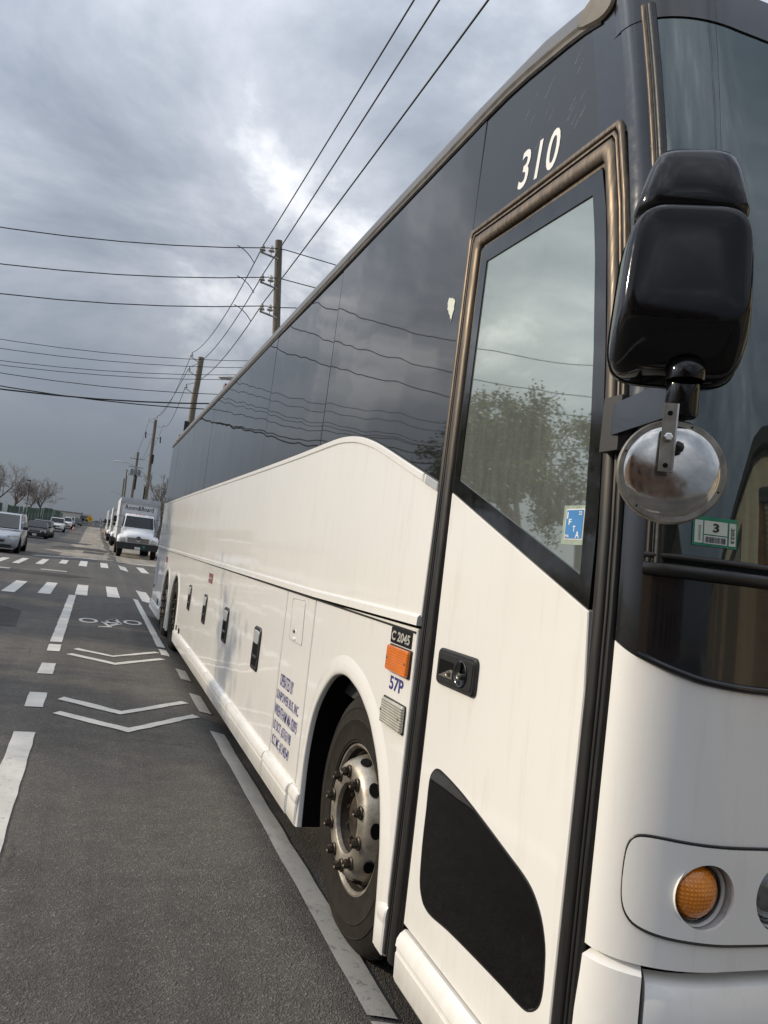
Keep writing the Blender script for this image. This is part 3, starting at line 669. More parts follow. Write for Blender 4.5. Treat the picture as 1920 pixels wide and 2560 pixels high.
# --- windows
panes = [(4.575, 2.70, 0.0015, 0.0), (6.392, 4.585, -0.002, 0.002), (10.09, 6.396, 0.001, -0.001), (12.20, 10.11, -0.0015, 0.001), (14.6, 12.205, 0.001, 0.001), (15.93, 14.605, -0.001, 0.0)]
def wb_at(y):
    for (a, za), (b, zb) in zip(WBc[:-1], WBc[1:]):
        if b <= y <= a: return zb + (za - zb) * (y - b) / (a - b)
    return WBc[-1][1]
PANE = []
for y1, y0, ta, tb in panes:
    ys = [y for y, z in WBc if y0 + 0.02 < y < y1 - 0.02]
    bot = [(y1, wb_at(y1) + 0.006)] + [(y, wb_at(y) + 0.006) for y in ys] + [(y0, wb_at(y0) + 0.006)]
    lean = 0.06 if y0 < 4 else 0.035
    tp = [(y0 - (0.03 if y0 < 3 else 0.03), 3.372), (y1 - 0.03, 3.372)]
    PANE.append(panel('window_pane', bot + tp, 'black_glass', x=XS + 0.003, ch=0.0025, tilt=(ta, tb)))
scf = [(2.826, 2.699), (2.835, 2.692), (2.839, 2.676), (2.833, 2.662), (2.836, 2.652), (2.822, 2.642), (2.815, 2.627), (2.803, 2.618), (2.796, 2.600), (2.788, 2.603), (2.786, 2.584), (2.781, 2.606), (2.775, 2.622), (2.768, 2.632), (2.772, 2.648), (2.766, 2.664), (2.776, 2.678), (2.786, 2.681), (2.797, 2.690), (2.811, 2.690)]
panel('scuff_mark', scf, 'paper_white', PANE[0], x=XS - 0.0005, th=0.002, ch=0.0004)
GT = [(2.70, 3.392), (2.646, 3.390), (2.50, 3.387), (2.359, 3.376), (2.115, 3.345), (2.009, 3.328), (1.917, 3.303)]
pane310 = panel('window_pane', [(2.685, 2.92), (2.664, 3.372)] + [(y, z - 0.012) for y, z in GT[1:]] + [(1.888, 3.275), (1.775, 2.905)], 'black_glass', x=XS + 0.003, ch=0.0025, tilt=(0.001, 0.0015))
sc_ = MB(); random.seed(31)
for i in range(16):
    y = random.uniform(1.98, 2.35); z = random.uniform(3.0, 3.26); L_ = random.uniform(.02, .07); w = random.uniform(.0004, .0009); dy_, dz_ = -L_ * .75, L_ * .8
    sc_.add([(XS + .0018, y, z), (XS + .0018, y + w, z), (XS + .0018, y + dy_ + w * .4, z + dz_), (XS + .0018, y + dy_, z + dz_)], [(0, 1, 2, 3)])
sc_.build('pane_scratches', 'truck_grey', pane310, smooth=0)['kind'] = 'stuff'
lettering('fleet_number', '310', (XS + 0.0012, 2.345, 2.945), (0, -1, -0.08), (0, 0, 1), 0.255, 0.135, 'white_text', bus, bold=0.014, shear=0.16, spacing=1.15)
# rail above the glass
rl = MB(); rows = []
for y, z in [(16.0, 3.365)] + [(12, 3.375), (8, 3.38), (5, 3.385), (3.5, 3.388), (2.9, 3.388)] + GT[1:]:
    rows.append([(XS + 0.02, y, z - 0.008), (XS - 0.004, y, z - 0.006), (XS - 0.006, y, z + 0.004), (XS - 0.001, y, z + 0.012), (XS - 0.006, y, z + 0.024), (XS + 0.002, y, z + 0.040), (XS + 0.03, y, z + 0.048)])
rl.grid(rows).build('roof_rail', 'rail_metal', bus, smooth=40)
gk = MB(); gk.tube([(XS + 0.001, y, z - 0.012) for y, z in [(15.95, 3.365), (12, 3.375), (8, 3.38), (5, 3.385), (3.5, 3.388), (2.9, 3.388)] + GT[1:]], 0.006, 6).build('window_gasket', 'rubber', bus)
gk = MB(); gk.tube([(XS + 0.001, y, z + 0.003) for y, z in WBc], 0.004, 6).build('window_gasket', 'rubber', bus)
panel('rail_end_cap', catmull([(2.05, 3.375), (1.98, 3.41), (1.90, 3.40), (1.855, 3.35), (1.862, 3.306), (1.908, 3.294), (1.967, 3.310), (2.03, 3.335)], 3, True), 'rail_metal', x=XS - 0.012, th=0.04, ch=0.008, smooth=30)
for y in (9.9, 15.7):
    m = MB(); m.box(XS + 0.06, XS + 0.10, y - 0.07, y + 0.07, 3.50, 3.60); m.build('roof_marker_light', 'red_lens', bus)

# --- front: curved surface in plan, raked above the belt
LF = 2.02
def fplan(s):
    if s <= 1: a = s * pi / 2; return 1.21 + .27 * (1 - cos(a)), 1.56 - .165 * sin(a), -cos(a) * 0.165, -sin(a) * 0.27
    if s >= 1 + LF: x, y, nx, ny = fplan(2 + LF - s); return 4.98 - x, y, -nx, ny
    x = 1.48 + (s - 1); return x, 1.395 - 0.03 * (1 - ((x - 2.49) / 1.01) ** 2), 0.0, -1.0
def fdy(z): return 0.07 * max(0.0, z - 1.3) ** 2
def FP(s, z, off=0.0):
    x, y, nx, ny = fplan(s); n = Vector((nx, ny)); n.normalize()
    return (x + n.x * off, y + fdy(z) + n.y * off, z)
S_ALL = [i / 16 for i in range(17)] + [1 + LF * i / 14 for i in range(1, 14)] + [1 + LF + i / 16 for i in range(17)]
def fpatch(name, ss, zlo, zhi, nz, mat, parent=bus, off=0.0, th=0.03, smooth=40):
    f = lambda v, s: v(s) if callable(v) else v
    rows = []
    for k in range(nz + 1):
        rows.append([FP(s, f(zlo, s) + (f(zhi, s) - f(zlo, s)) * k / nz, off) for s in ss])
    m = MB(); m.grid(rows)
    # returns (edges turned inwards)
    for row in (rows[0], rows[-1]):
        m.grid([row, [(x + (0.02 if x < 2.49 else -0.02) * (1 if abs(x - 2.49) > 1.2 else 0), y + th, z) for x, y, z in row]])
    for c in (0, -1):
        col = [r[c] for r in rows]; m.grid([col, [(x + (0.02 if x < 2.49 else -0.02), y + th * 0.6, z) for x, y, z in col]])
    return m.build(name, mat, parent, smooth=smooth)
def sm(s): return min(s, 2 + LF - s)
def zblack(s):
    s = sm(s); k = [(0, 1.479), (.235, 1.45), (.459, 1.427), (.657, 1.408), (.851, 1.4), (1.05, 1.395), (2.1, 1.385)]
    for (a, za), (b, zb) in zip(k[:-1], k[1:]):
        if s <= b: return za + (zb - za) * (s - a) / (b - a)
    return k[-1][1]
def cut(obj, cutters):
    for c in cutters:
        md = obj.modifiers.new('cut', 'BOOLEAN'); md.object = c; md.operation = 'DIFFERENCE'; md.solver = 'EXACT'
    dg = bpy.context.evaluated_depsgraph_get(); me = bpy.data.meshes.new_from_object(obj.evaluated_get(dg))
    obj.modifiers.clear(); obj.data = me; me.polygons.foreach_set('use_smooth', [True] * len(me.polygons)); me.set_sharp_from_angle(angle=radians(40))
def fsolid(ss, zlo, zhi, nz, off, th):
    f = lambda v, s: v(s) if callable(v) else v
    rings = []
    for s in ss:
        zs = [f(zlo, s) + (f(zhi, s) - f(zlo, s)) * k / nz for k in range(nz + 1)]
        rings.append([FP(s, z, off) for z in zs] + [FP(s, z, off - th) for z in zs[::-1]])
    return MB().loft(rings)
# pod outline
def lerp_tab(tab, s):
    if s <= tab[0][0]: return tab[0][1]
    for (a, za), (b, zb) in zip(tab[:-1], tab[1:]):
        if s <= b: return za + (zb - za) * (s - a) / (b - a)
    return tab[-1][1]
PT = catmull([(.302, .953), (.305, .985), (.316, 1.015), (.345, 1.036), (.40, 1.046), (.52, 1.0485), (.75, 1.044), (1.1, 1.038), (1.5, 1.034), (1.58, 1.024), (1.61, .995), (1.62, .95)], 6)
PB = catmull([(.302, .947), (.307, .915), (.325, .888), (.36, .868), (.42, .853), (.54, .842), (.72, .835), (1.1, .826), (1.5, .828), (1.58, .838), (1.61, .867), (1.62, .94)], 6)
def zpod_top(s): return lerp_tab(PT, sm(s))
def zpod_bot(s): return lerp_tab(PB, sm(s))
PS0, PS1 = 0.302, 1.62
pod_ss = [.302, .3035, .305, .308, .312, .318, .326, .336, .348, .362, .38, .40, .43, .46, .50, .54, .58, .62, .66, .70, .75, .80, .85, .90, .95, 1.0] + [1 + 0.54 * i / 12 for i in range(1, 13)] + [1.56, 1.575, 1.59, 1.60, 1.608, 1.614, 1.618, 1.62]
front = fsolid(S_ALL, 0.764, zblack, 10, 0.0, 0.05).build('front_panel', 'bus_white', bus, smooth=40)
bores = []
for cx_, cz_, r_ in ((1.404, 0.932, 0.073), (1.622, 0.930, 0.082), (3.576, 0.932, 0.073), (3.358, 0.93, 0.082)):
    b = MB().lathe([(r_, -0.2), (r_ * 1.0, 0.12)], (cx_, 1.42, cz_), 'Y', 40, True, True).build('bore', 'bus_white', None, smooth=0); bores.append(b)
bpy.context.view_layer.update()
cut(front, bores)
for flip in (False, True):
    ss = pod_ss if not flip else [2 + LF - s for s in pod_ss[::-1]]
    pod = fsolid(ss, zpod_bot, zpod_top, 8, 0.007, 0.03).build('headlamp_pod', 'bus_white', bus, smooth=40)
    bpy.context.view_layer.update(); cut(pod, bores[2:] if flip else bores[:2])
    loop = [FP(s, zpod_top(s) + 0.004, 0.0035) for s in ss] + [FP(s, zpod_bot(s) - 0.004, 0.0035) for s in ss[::-1]]
    MB().tube(loop, 0.0034, 6, closed=True).build('pod_seam', 'rubber', bus)
    for cx_, r_, mat, nm, yy in ((1.396, 0.060, 'lamp_amber', 'turn_signal', 1.416), (1.622, 0.072, 'lamp_reflector', 'headlight', 1.415)):
        x = cx_ if not flip else 4.98 - cx_; z = 0.934
        lamp = MB().lathe([(0.001, -0.022), (r_ * 0.5, -0.019), (r_ * 0.85, -0.008), (r_, 0.004), (r_, 0.03)], (x, yy, z), 'Y', 32).build(nm, mat, bus, smooth=60)
        MB().lathe([(r_ + 0.0015, 0.0), (r_ + 0.005, -0.003), (r_ + 0.006, 0.01), (r_ + 0.006, 0.03)], (x, yy, z), 'Y', 32).build('bezel', 'black_plastic', lamp, smooth=60)
        rb = 0.072 if nm == 'turn_signal' else 0.082
        MB().lathe([(rb, -0.008 if nm == 'turn_signal' else -0.02), (rb, -0.004), (rb * 0.96, 0.004), (rb * 0.84, 0.02), (0.01, 0.028)], (x, yy, z), 'Y', 40).build('lamp_bowl', 'bus_white', lamp, smooth=60)
for b in bores: bpy.data.objects.remove(b)
# bumper: corner pieces and centre
for s0, s1, nm in ((0.02, 0.485, 'bumper_corner'), (0.515, 1 + LF + 0.485, 'bumper'), (1 + LF + 0.515, 2 + LF - 0.02, 'bumper_corner')):
    ss = [s for s in S_ALL if s0 < s < s1]; ss = [s0] + ss + [s1]
    bz = lambda s: 0.753
    rings = []
    for s in ss:
        e = 0.006 if nm == 'bumper_corner' else 0.004
        rings.append([FP(s, 0.14, e - 0.03), FP(s, 0.17, e), FP(s, 0.45, e + 0.012), FP(s, 0.62, e + 0.01), FP(s, 0.70, e + 0.004), FP(s, 0.742 if nm != 'bumper' else 0.725, e - 0.01 + (0.012 if nm == 'bumper_corner' else 0)), FP(s, 0.756 if nm != 'bumper' else 0.734, e - 0.03), FP(s, 0.74, -0.10), FP(s, 0.14, -0.10)])
    MB().loft(rings).build(nm, 'bus_white', bus, smooth=30)
fpatch('bumper_gap', S_ALL[1:-1], 0.72, 0.80, 2, 'dark_void', bus, -0.05, 0.01)
# black lower band, windshield surround
fpatch('front_black_panel', S_ALL, lambda s: zblack(s) + 0.003, 1.655, 6, 'black_paint', bus, 0.0, 0.03)
lipc = [FP(s, zblack(s) + 0.004, 0.004) for s in S_ALL if 0.22 < s < 2 + LF - 0.22]
MB().tube([FP(s, zblack(s) + 0.010, 0.003) for s in S_ALL if 0.22 <= s <= 2 + LF - 0.22], 0.009, 8).build('windshield_ledge', 'black_paint', bus, smooth=60)
def pil_s(z): return 0.235
for flip in (0, 1):
    g = lambda s: s if not flip else 2 + LF - s
    ss = [g(0.0), g(0.06), g(0.12), g(0.18), g(0.24), g(0.30)]
    if flip: ss = ss[::-1]
    fpatch('corner_pillar', ss, 1.655, 3.30, 14, 'black_paint', bus, 0.0, 0.03, smooth=60)
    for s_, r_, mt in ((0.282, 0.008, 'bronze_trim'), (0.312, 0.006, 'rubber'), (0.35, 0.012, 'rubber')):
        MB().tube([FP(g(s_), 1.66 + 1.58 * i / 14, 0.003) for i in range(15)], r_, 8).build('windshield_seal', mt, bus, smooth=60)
for z_, r_, mt in ((1.662, 0.017, 'rubber'), (1.694, 0.008, 'rubber')):
    MB().tube([FP(s, z_, 0.006) for s in S_ALL if 0.23 <= s <= 2 + LF - 0.23], r_, 8).build('windshield_sill', mt, bus, smooth=60)
wsx = [s for s in S_ALL if 0.3 <= s <= 2 + LF - 0.3]
def wsplit(a, b):
    ss = [s for s in wsx if a <= s <= b]; ss = sorted(set([a] + ss + [b])); rows = [[FP(s, 1.69 + 1.51 * k / 12, -0.002) for s in ss] for k in range(13)]
    return MB().grid(rows).build('windshield', 'windshield_glass', bus, smooth=80)
WS = wsplit(0.33, 2.005); wsplit(2.015, 2 + LF - 0.33)
MB().tube([FP(2.01, 1.69 + 1.51 * k / 12, 0.002) for k in range(13)], 0.016, 8).build('windshield_mullion', 'rubber', bus, smooth=60)
fpatch('front_header', S_ALL, 3.195, 3.345, 4, 'black_paint', bus, 0.002, 0.2)
hdr = []
for s in S_ALL:
    p = FP(s, 3.345, 0.002); hdr.append(p)
MB().grid([hdr, [(x + (2.49 - x) * 0.02, y + 0.10, z + 0.08) for x, y, z in hdr], [(x + (2.49 - x) * 0.03, y + 0.4, z + 0.14) for x, y, z in hdr]]).build('front_cap', 'black_paint', bus, smooth=60)
# side strip between door header glass and corner pillar
MB().grid([[(XS + 0.002, y, z) for y, z in ((YD(zz) + dy_, zz) for dy_ in (-0.10, 0.03))] for zz in [2.86 + 0.47 * i / 8 for i in range(9)]]).build('door_pillar', 'black_paint', bus, smooth=60)
MB().loft([[(XS + 0.01, YD(z) - 0.085, z), (XS + 0.04, YD(z) - 0.085, z), (XS + 0.04, YD(z), z), (XS + 0.01, YD(z), z)] for z in (0.2, 1.3, 1.8, 2.2, 2.5, 2.84)]).build('door_gap', 'dark_void', bus, smooth=0)
# windshield stickers
def fsticker(name, s0, s1, z0, z1, off, mat, par):
    ss = [s0 + (s1 - s0) * i / 6 for i in range(7)]
    return MB().grid([[FP(s, z0, off) for s in ss], [FP(s, z1, off) for s in ss]]).build(name, mat, par, smooth=60)
stk = fsticker('inspection_sticker', 0.562, 0.838, 1.729, 1.799, 0.0016, 'sticker_green', bus)
fsticker('sticker_field', 0.575, 0.625, 1.735, 1.789, 0.0026, 'paper_white', stk); fsticker('sticker_field', 0.632, 0.775, 1.757, 1.789, 0.0026, 'paper_white', stk)
fsticker('sticker_field', 0.632, 0.775, 1.735, 1.754, 0.0026, 'plate_white', stk); fsticker('sticker_field', 0.786, 0.828, 1.735, 1.789, 0.0026, 'paper_white', stk)
def flet(name, txt, s, z, w, h, rot=False, bold=0.02):
    o = Vector(FP(s, z, 0.0036)); t = (Vector(FP(s + 0.03, z, 0.0036)) - o).normalized(); u = Vector((0, 0, 1))
    u = (Vector(FP(s, z + 0.01, 0.0036)) - Vector(FP(s, z - 0.01, 0.0036))).normalized()
    return lettering(name, txt, o, (-u if rot else t), (t if rot else u), w, h, 'black_text', stk, bold=bold)
flet('sticker_number', '3', 0.685, 1.763, 0.015, 0.021, bold=0.03); flet('sticker_year', '2023', 0.797, 1.778, 0.036, 0.009, True)
bars = MB(); random.seed(3)
for i in range(22):
    s = 0.64 + i * 0.0058; w = random.choice((0.0016, 0.0030, 0.0040))
    bars.add([FP(s, 1.7375, 0.0036), FP(s + w, 1.7375, 0.0036), FP(s + w, 1.7515, 0.0036), FP(s, 1.7515, 0.0036)], [(0, 1, 2, 3)])
bars.build('sticker_barcode', 'black_text', stk, smooth=0)
bars = MB()
for i in range(12):
    z = 1.742 + i * 0.0030; bars.add([FP(0.598, z, 0.0036), FP(0.612, z, 0.0036), FP(0.612, z + random.choice((.0008, .0016)), 0.0036), FP(0.598, z + .001, 0.0036)], [(0, 1, 2, 3)])
bars.build('sticker_barcode', 'black_text', stk, smooth=0)
# interior seen through the glass
MB().box(1.32, 3.66, 1.62, 6.5, 0.9, 1.02).build('cabin_floor', 'interior_dark', bus, smooth=0)
MB().box(1.32, 3.66, 6.45, 6.5, 1.02, 3.35).build('cabin_bulkhead', 'interior_dark', bus, smooth=0)
MB().box(1.32, 3.66, 1.9, 6.45, 3.28, 3.34).build('cabin_ceiling', 'interior_dark', bus, smooth=0)
m = MB(); m.loft([[(x, 1.50, 1.20), (x, 1.50, 1.58), (x, 1.62, 1.66), (x, 1.95, 1.60), (x, 2.05, 1.35), (x, 2.0, 1.05)] for x in (1.60, 2.0, 3.0, 3.66)]); m.build('dashboard', 'interior_dark', bus, smooth=40)
def seat(x, y):
    m = MB(); m.box(x - 0.24, x + 0.24, y - 0.25, y + 0.25, 1.40, 1.55); m.box(x - 0.12, x + 0.12, y - 0.1, y + 0.15, 1.02, 1.40)
    ring = lambda yy, zz, w, d: [(x - w, yy, zz), (x - w * .6, yy - d, zz), (x + w * .6, yy - d, zz), (x + w, yy, zz), (x + w * .6, yy + d, zz), (x - w * .6, yy + d, zz)]
    m.loft([ring(y + .22, 1.5, .22, .06), ring(y + .28, 1.8, .24, .07), ring(y + .33, 2.08, .19, .06), ring(y + .35, 2.16, .12, .05), ring(y + .37, 2.28, .14, .06), ring(y + .38, 2.36, .10, .05)])
    m.build('passenger_seat' if y > 3.5 else 'driver_seat', 'seat_fabric', bus, smooth=40)
seat(3.2, 2.7)
for y in (4.4, 5.3):
    for x in (1.75, 2.2, 2.95, 3.4): seat(x, y)
m = MB()
m.tube([(3.2 + 0.23 * cos(2 * pi * i / 24), 2.28 + 0.10 * sin(2 * pi * i / 24), 1.78 + 0.21 * sin(2 * pi * i / 24)) for i in range(24)], 0.016, 6, closed=True); m.tube([(3.2, 2.28, 1.78), (3.2, 2.0, 1.5)], 0.03, 6); m.build('steering_wheel', 'black_plastic', bus)

# --- door
LOWZ = 0.33
zs_r = [LOWZ + (1.537 - LOWZ) * i / 6 for i in range(7)]
door = panel('door', [(2.570, LOWZ), (2.586, 1.884)] + [(1.681, 1.537)] + [(YD(z) + 0.003, z) for z in zs_r[::-1]][1:], 'bus_white', ch=0.003)
OUT = [(2.592, 1.893), (2.591, 2.373), (2.588, 2.815), (1.832, 2.795), (YD(2.66) + .003, 2.66), (YD(2.53) + .003, 2.53), (YD(2.248) + .003, 2.248), (YD(2.042) + .003, 2.042), (YD(1.813) + .003, 1.813), (1.679, 1.542)]
INN = [(2.539, 1.93), (2.533, 2.373), (2.521, 2.75), (1.866, 2.730), (1.842, 2.632), (1.819, 2.519), (1.779, 2.248), (1.756, 2.042), (1.74, 1.813), (1.732, 1.629)]
fr = MB(); n = len(OUT)
r0 = [(XS + .02, y, z) for y, z in OUT]; r1 = [(XS - .001, y, z) for y, z in OUT]; r2 = [(XS - .001, y, z) for y, z in INN]; r3 = [(XS + .004, y, z) for y, z in INN]
fr.loft([r0, r1, r2, r3], True, False, False); fr.build('door_window_border', 'frit_black', door, smooth=20)
MB().add([(XS + .0035, y, z) for y, z in INN], [tuple(range(n))]).build('door_glass', 'door_glass', door, smooth=0)
LW = [(2.491, 0.855), (2.470, 0.893), (2.435, 0.910), (2.377, 0.908), (2.245, 0.889), (2.091, 0.856), (1.939, 0.82), (1.843, 0.797), (1.789, 0.773), (1.746, 0.732), (1.719, 0.679), (1.71, 0.624), (1.709, 0.563), (1.721, 0.526), (1.755, 0.497), (1.795, 0.487), (1.897, 0.485), (2.075, 0.478), (2.239, 0.469), (2.36, 0.456), (2.415, 0.460), (2.447, 0.477), (2.475, 0.522), (2.488, 0.641), (2.489, 0.753)]
panel('door_lower_window', catmull(LW, 3, True), 'smoke_glass', door, x=XS - 0.0015, th=0.004, ch=0.0012)
panel('lower_window_gasket', inset(catmull(LW, 3, True), -0.006), 'rubber', door, x=XS - 0.0006, th=0.003, ch=0.001)
dr = rocker(1.60, 2.548, 'door_rocker', door)
# handle plate on the door
H8 = [(2.516, 1.197), (2.516, 1.323), (2.226, 1.325), (2.226, 1.199)]
panel('handle_plate', round_poly(H8, 0.025), 'black_plastic', door, x=XS - 0.014, th=0.016, ch=0.006)
panel('handle_face', round_poly(inset(H8, 0.014), 0.016), 'black_plastic', door, x=XS - 0.0165, th=0.006, ch=0.0015)
panel('handle_recess', round_poly([(2.490, 1.228), (2.490, 1.286), (2.376, 1.286), (2.376, 1.228)], 0.004), 'dark_void', door, x=XS - 0.0173, th=0.003, ch=0.0005)
panel('handle_paddle', [(2.488, 1.229), (2.395, 1.262), (2.378, 1.260), (2.378, 1.229)], 'dull_zinc', door, x=XS - 0.0185, th=0.003, ch=0.001)
MB().lathe([(0.044, 0.004), (0.045, -0.003), (0.042, -0.005), (0.038, -0.002), (0.001, 0.0)], (XS - 0.0165, 2.318, 1.260), 'X', 32).build('handle_dial', 'black_paint', door, smooth=50)
panel('handle_lever', round_poly([(2.325, 1.252), (2.327, 1.302), (2.309, 1.302), (2.311, 1.252)], 0.006), 'black_paint', door, x=XS - 0.026, th=0.008, ch=0.002)
for y, z, r_ in ((2.318, 1.254, 0.012), (2.404, 1.247, 0.010)):
    MB().lathe([(0.0001, -0.012), (r_ * 0.4, -0.012), (r_ * 0.5, -0.009), (r_ * 0.85, -0.011), (r_, -0.008), (r_, 0.002)], (XS - 0.0165, y, z), 'X', 20).build('lock_barrel', 'dull_zinc', door, smooth=40)
# permit sticker
tp_ = panel('permit_sticker', [(1.842, 1.708), (1.842, 1.817), (1.741, 1.817), (1.741, 1.708)], 'tape', door, x=XS + 0.0022, th=0.001, ch=0.0003)
panel('permit_field', round_poly([(1.829, 1.722), (1.829, 1.807), (1.743, 1.807), (1.743, 1.722)], 0.004), 'plate_white', door, x=XS + 0.0012, th=0.001, ch=0.0002)
panel('permit_field', round_poly([(1.826, 1.725), (1.826, 1.804), (1.746, 1.804), (1.746, 1.725)], 0.004), 'sticker_blue', door, x=XS + 0.0004, th=0.001, ch=0.0002)
for t_, y, z, w, hh in (('I', 1.821, 1.780, 0.005, 0.019), ('F', 1.811, 1.763, 0.013, 0.016), ('T', 1.790, 1.744, 0.013, 0.016), ('A', 1.775, 1.7265, 0.018, 0.019), ('22', 1.767, 1.790, 0.014, 0.010), ('MA', 1.823, 1.7275, 0.019, 0.009)):
    lettering('permit_letter', t_, (XS - 0.0003, y, z), (0, -1, 0), (0, 0, 1), w, hh, 'white_text', door, bold=0.02)
# door seals: ribbed frame round the opening
def seal_path(d):
    dr_, dt_ = d * 0.76, d * 0.86
    p = [(2.705 - d, 0.165 + 0.02 * d), (2.707 - d, 1.0), (2.700 - d, 1.93), (2.694 - d, 2.60), (2.690 - d, 2.90 - dt_)]
    p += [(2.677 - d, 2.922 - dt_)]
    zt = 2.915 - dt_
    p += [(2.3, zt - 0.002), (YD(zt) - 0.075 + dr_, zt - 0.006), (YD(zt) - 0.092 + dr_, zt - 0.03)]
    for i in range(1, 13):
        z = zt - 0.03 - (zt - 0.25) * i / 12; p.append((YD(z) - 0.092 + dr_, z))
    return p
rows = []
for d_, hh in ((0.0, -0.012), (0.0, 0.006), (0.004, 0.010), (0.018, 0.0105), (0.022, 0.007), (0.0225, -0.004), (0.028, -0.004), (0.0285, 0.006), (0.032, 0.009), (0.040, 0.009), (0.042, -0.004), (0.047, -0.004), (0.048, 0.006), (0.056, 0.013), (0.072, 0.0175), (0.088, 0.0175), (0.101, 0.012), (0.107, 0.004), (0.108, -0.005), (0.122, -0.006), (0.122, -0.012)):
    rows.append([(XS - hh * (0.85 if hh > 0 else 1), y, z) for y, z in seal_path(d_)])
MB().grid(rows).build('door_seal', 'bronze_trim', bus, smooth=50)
o_, i_ = seal_path(0.005), seal_path(0.122)
MB().grid([[(XS + 0.008, y, z) for y, z in o_], [(XS + 0.008, y, z) for y, z in i_]]).build('seal_backing', 'rubber', bus, smooth=0)

# --- small things on the side
bd = panel('model_badge', round_poly([(3.012, 1.272), (3.012, 1.337), (2.789, 1.337), (2.789, 1.272)], 0.006), 'black_paint', x=XS - 0.004, th=0.006, ch=0.0015)
lettering('badge_letters', 'C 2045', (XS - 0.0055, 2.998, 1.284), (0, -1, 0), (0, 0, 1), 0.195, 0.040, 'silver_text', bd, bold=0.03, shear=0.08)
am = panel('side_marker_light', round_poly([(3.003, 1.161), (3.003, 1.264), (2.778, 1.264), (2.778, 1.161)], 0.012), 'amber_lens', x=XS - 0.020, th=0.024, ch=0.004)
cl = panel('reflector_light', round_poly([(2.994, 0.947), (2.994, 1.050), (2.772, 1.050), (2.772, 0.947)], 0.012), 'clear_lens', x=XS - 0.020, th=0.024, ch=0.004)
for par, zz in ((am, 1.2125), (cl, 0.9985)):
    for y in (2.988, 2.796):
        MB().lathe([(0.0001, -0.003), (0.006, -0.002), (0.007, 0.004)], (XS - 0.020, y, zz), 'X', 12).build('screw', 'dull_zinc', par, smooth=50)
    panel('lamp_base', round_poly([(3.007, zz - .055), (3.007, zz + .055), (2.771, zz + .055), (2.771, zz - .055)], 0.006), 'black_plastic', par, x=XS - 0.006, th=0.008, ch=0.001)
lettering('unit_code', '57P', (XS - 0.0012, 2.972, 1.086), (0, -1, 0), (0, 0, 1), 0.148, 0.056, 'navy_text', bus, bold=0.025)
for t_, y0, y1, z0, z1 in (('OPERATED BY', 4.79, 4.455, 0.752, 0.828), ('SUNPOWER BUS, INC.', 4.832, 4.275, 0.657, 0.722), ('WRENTHAM MA 02093', 4.838, 4.272, 0.566, 0.634), ('US DOT #3763198', 4.828, 4.372, 0.472, 0.538), ('ICC MC #1340549', 4.81, 4.375, 0.380, 0.448)):
    lettering('operator_text', t_, (XS - 0.0012, y0, z0), (0, -1, 0), (0, 0, 1), y0 - y1, z1 - z0, 'navy_text', bus, bold=0.008)
# fuel flap
fl = panel('fuel_flap', round_poly([(4.690, 1.060), (4.722, 1.300), (4.432, 1.308), (4.398, 1.058)], 0.02), 'bus_white', x=XS - 0.0025, th=0.004, ch=0.0025)
MB().tube([(XS - 0.0005, y, z) for y, z in round_poly([(4.695, 1.055), (4.727, 1.304), (4.427, 1.313), (4.393, 1.053)], 0.02)], 0.0022, 5, closed=True).build('flap_seam', 'truck_grey', fl)
MB().lathe([(0.0001, -0.010), (0.008, -0.010), (0.011, -0.006), (0.014, 0.0)], (XS - 0.0025, 4.59, 1.115), 'X', 16).build('flap_lock', 'dull_zinc', fl, smooth=50)
panel('flap_pull', round_poly([(4.60, 1.062), (4.60, 1.078), (4.545, 1.078), (4.545, 1.062)], 0.006), 'bus_white', fl, x=XS - 0.010, th=0.009, ch=0.003)
# luggage door handles
for yc in (5.611, 7.045, 8.476, 9.910):
    q = [(yc + 0.118, 0.700), (yc + 0.122, 1.016), (yc - 0.115, 1.016), (yc - 0.118, 0.700)]
    hd = panel('luggage_handle', round_poly(q, 0.045), 'black_plastic', x=XS - 0.012, th=0.016, ch=0.008)
    panel('handle_pocket', round_poly([(yc + 0.085, 0.735), (yc + 0.087, 0.905), (yc - 0.085, 0.905), (yc - 0.087, 0.735)], 0.03), 'dark_void', hd, x=XS - 0.0128, th=0.003, ch=0.0005)
    panel('handle_paddle', round_poly([(yc + 0.092, 0.895), (yc + 0.094, 0.990), (yc - 0.092, 0.990), (yc - 0.094, 0.895)], 0.03), 'truck_grey', hd, x=XS - 0.018, th=0.008, ch=0.004)
    panel('handle_bar', [(yc + 0.092, 0.792), (yc + 0.092, 0.812), (yc - 0.092, 0.812), (yc - 0.092, 0.792)], 'black_paint', hd, x=XS - 0.018, th=0.008, ch=0.003)
for yc, zc in ((8.32, 1.202), (13.74, 1.184)):
    panel('red_side_marker', round_poly([(yc + 0.115, zc - .052), (yc + 0.115, zc + .052), (yc - 0.115, zc + .052), (yc - 0.115, zc - .052)], 0.006), 'red_lens', x=XS - 0.010, th=0.012, ch=0.004)
for y, z, w, hh in ((10.98, 0.352, 0.09, 0.035), (10.60, 0.352, 0.09, 0.035), (14.5, 0.375, 0.12, 0.06), (15.75, 0.64, 0.12, 0.09)):
    panel('tie_down_slot', round_poly([(y + w, z - hh), (y + w, z + hh), (y - w, z + hh), (y - w, z - hh)], 0.01), 'dark_void', x=XS - 0.001, th=0.003, ch=0.0005)

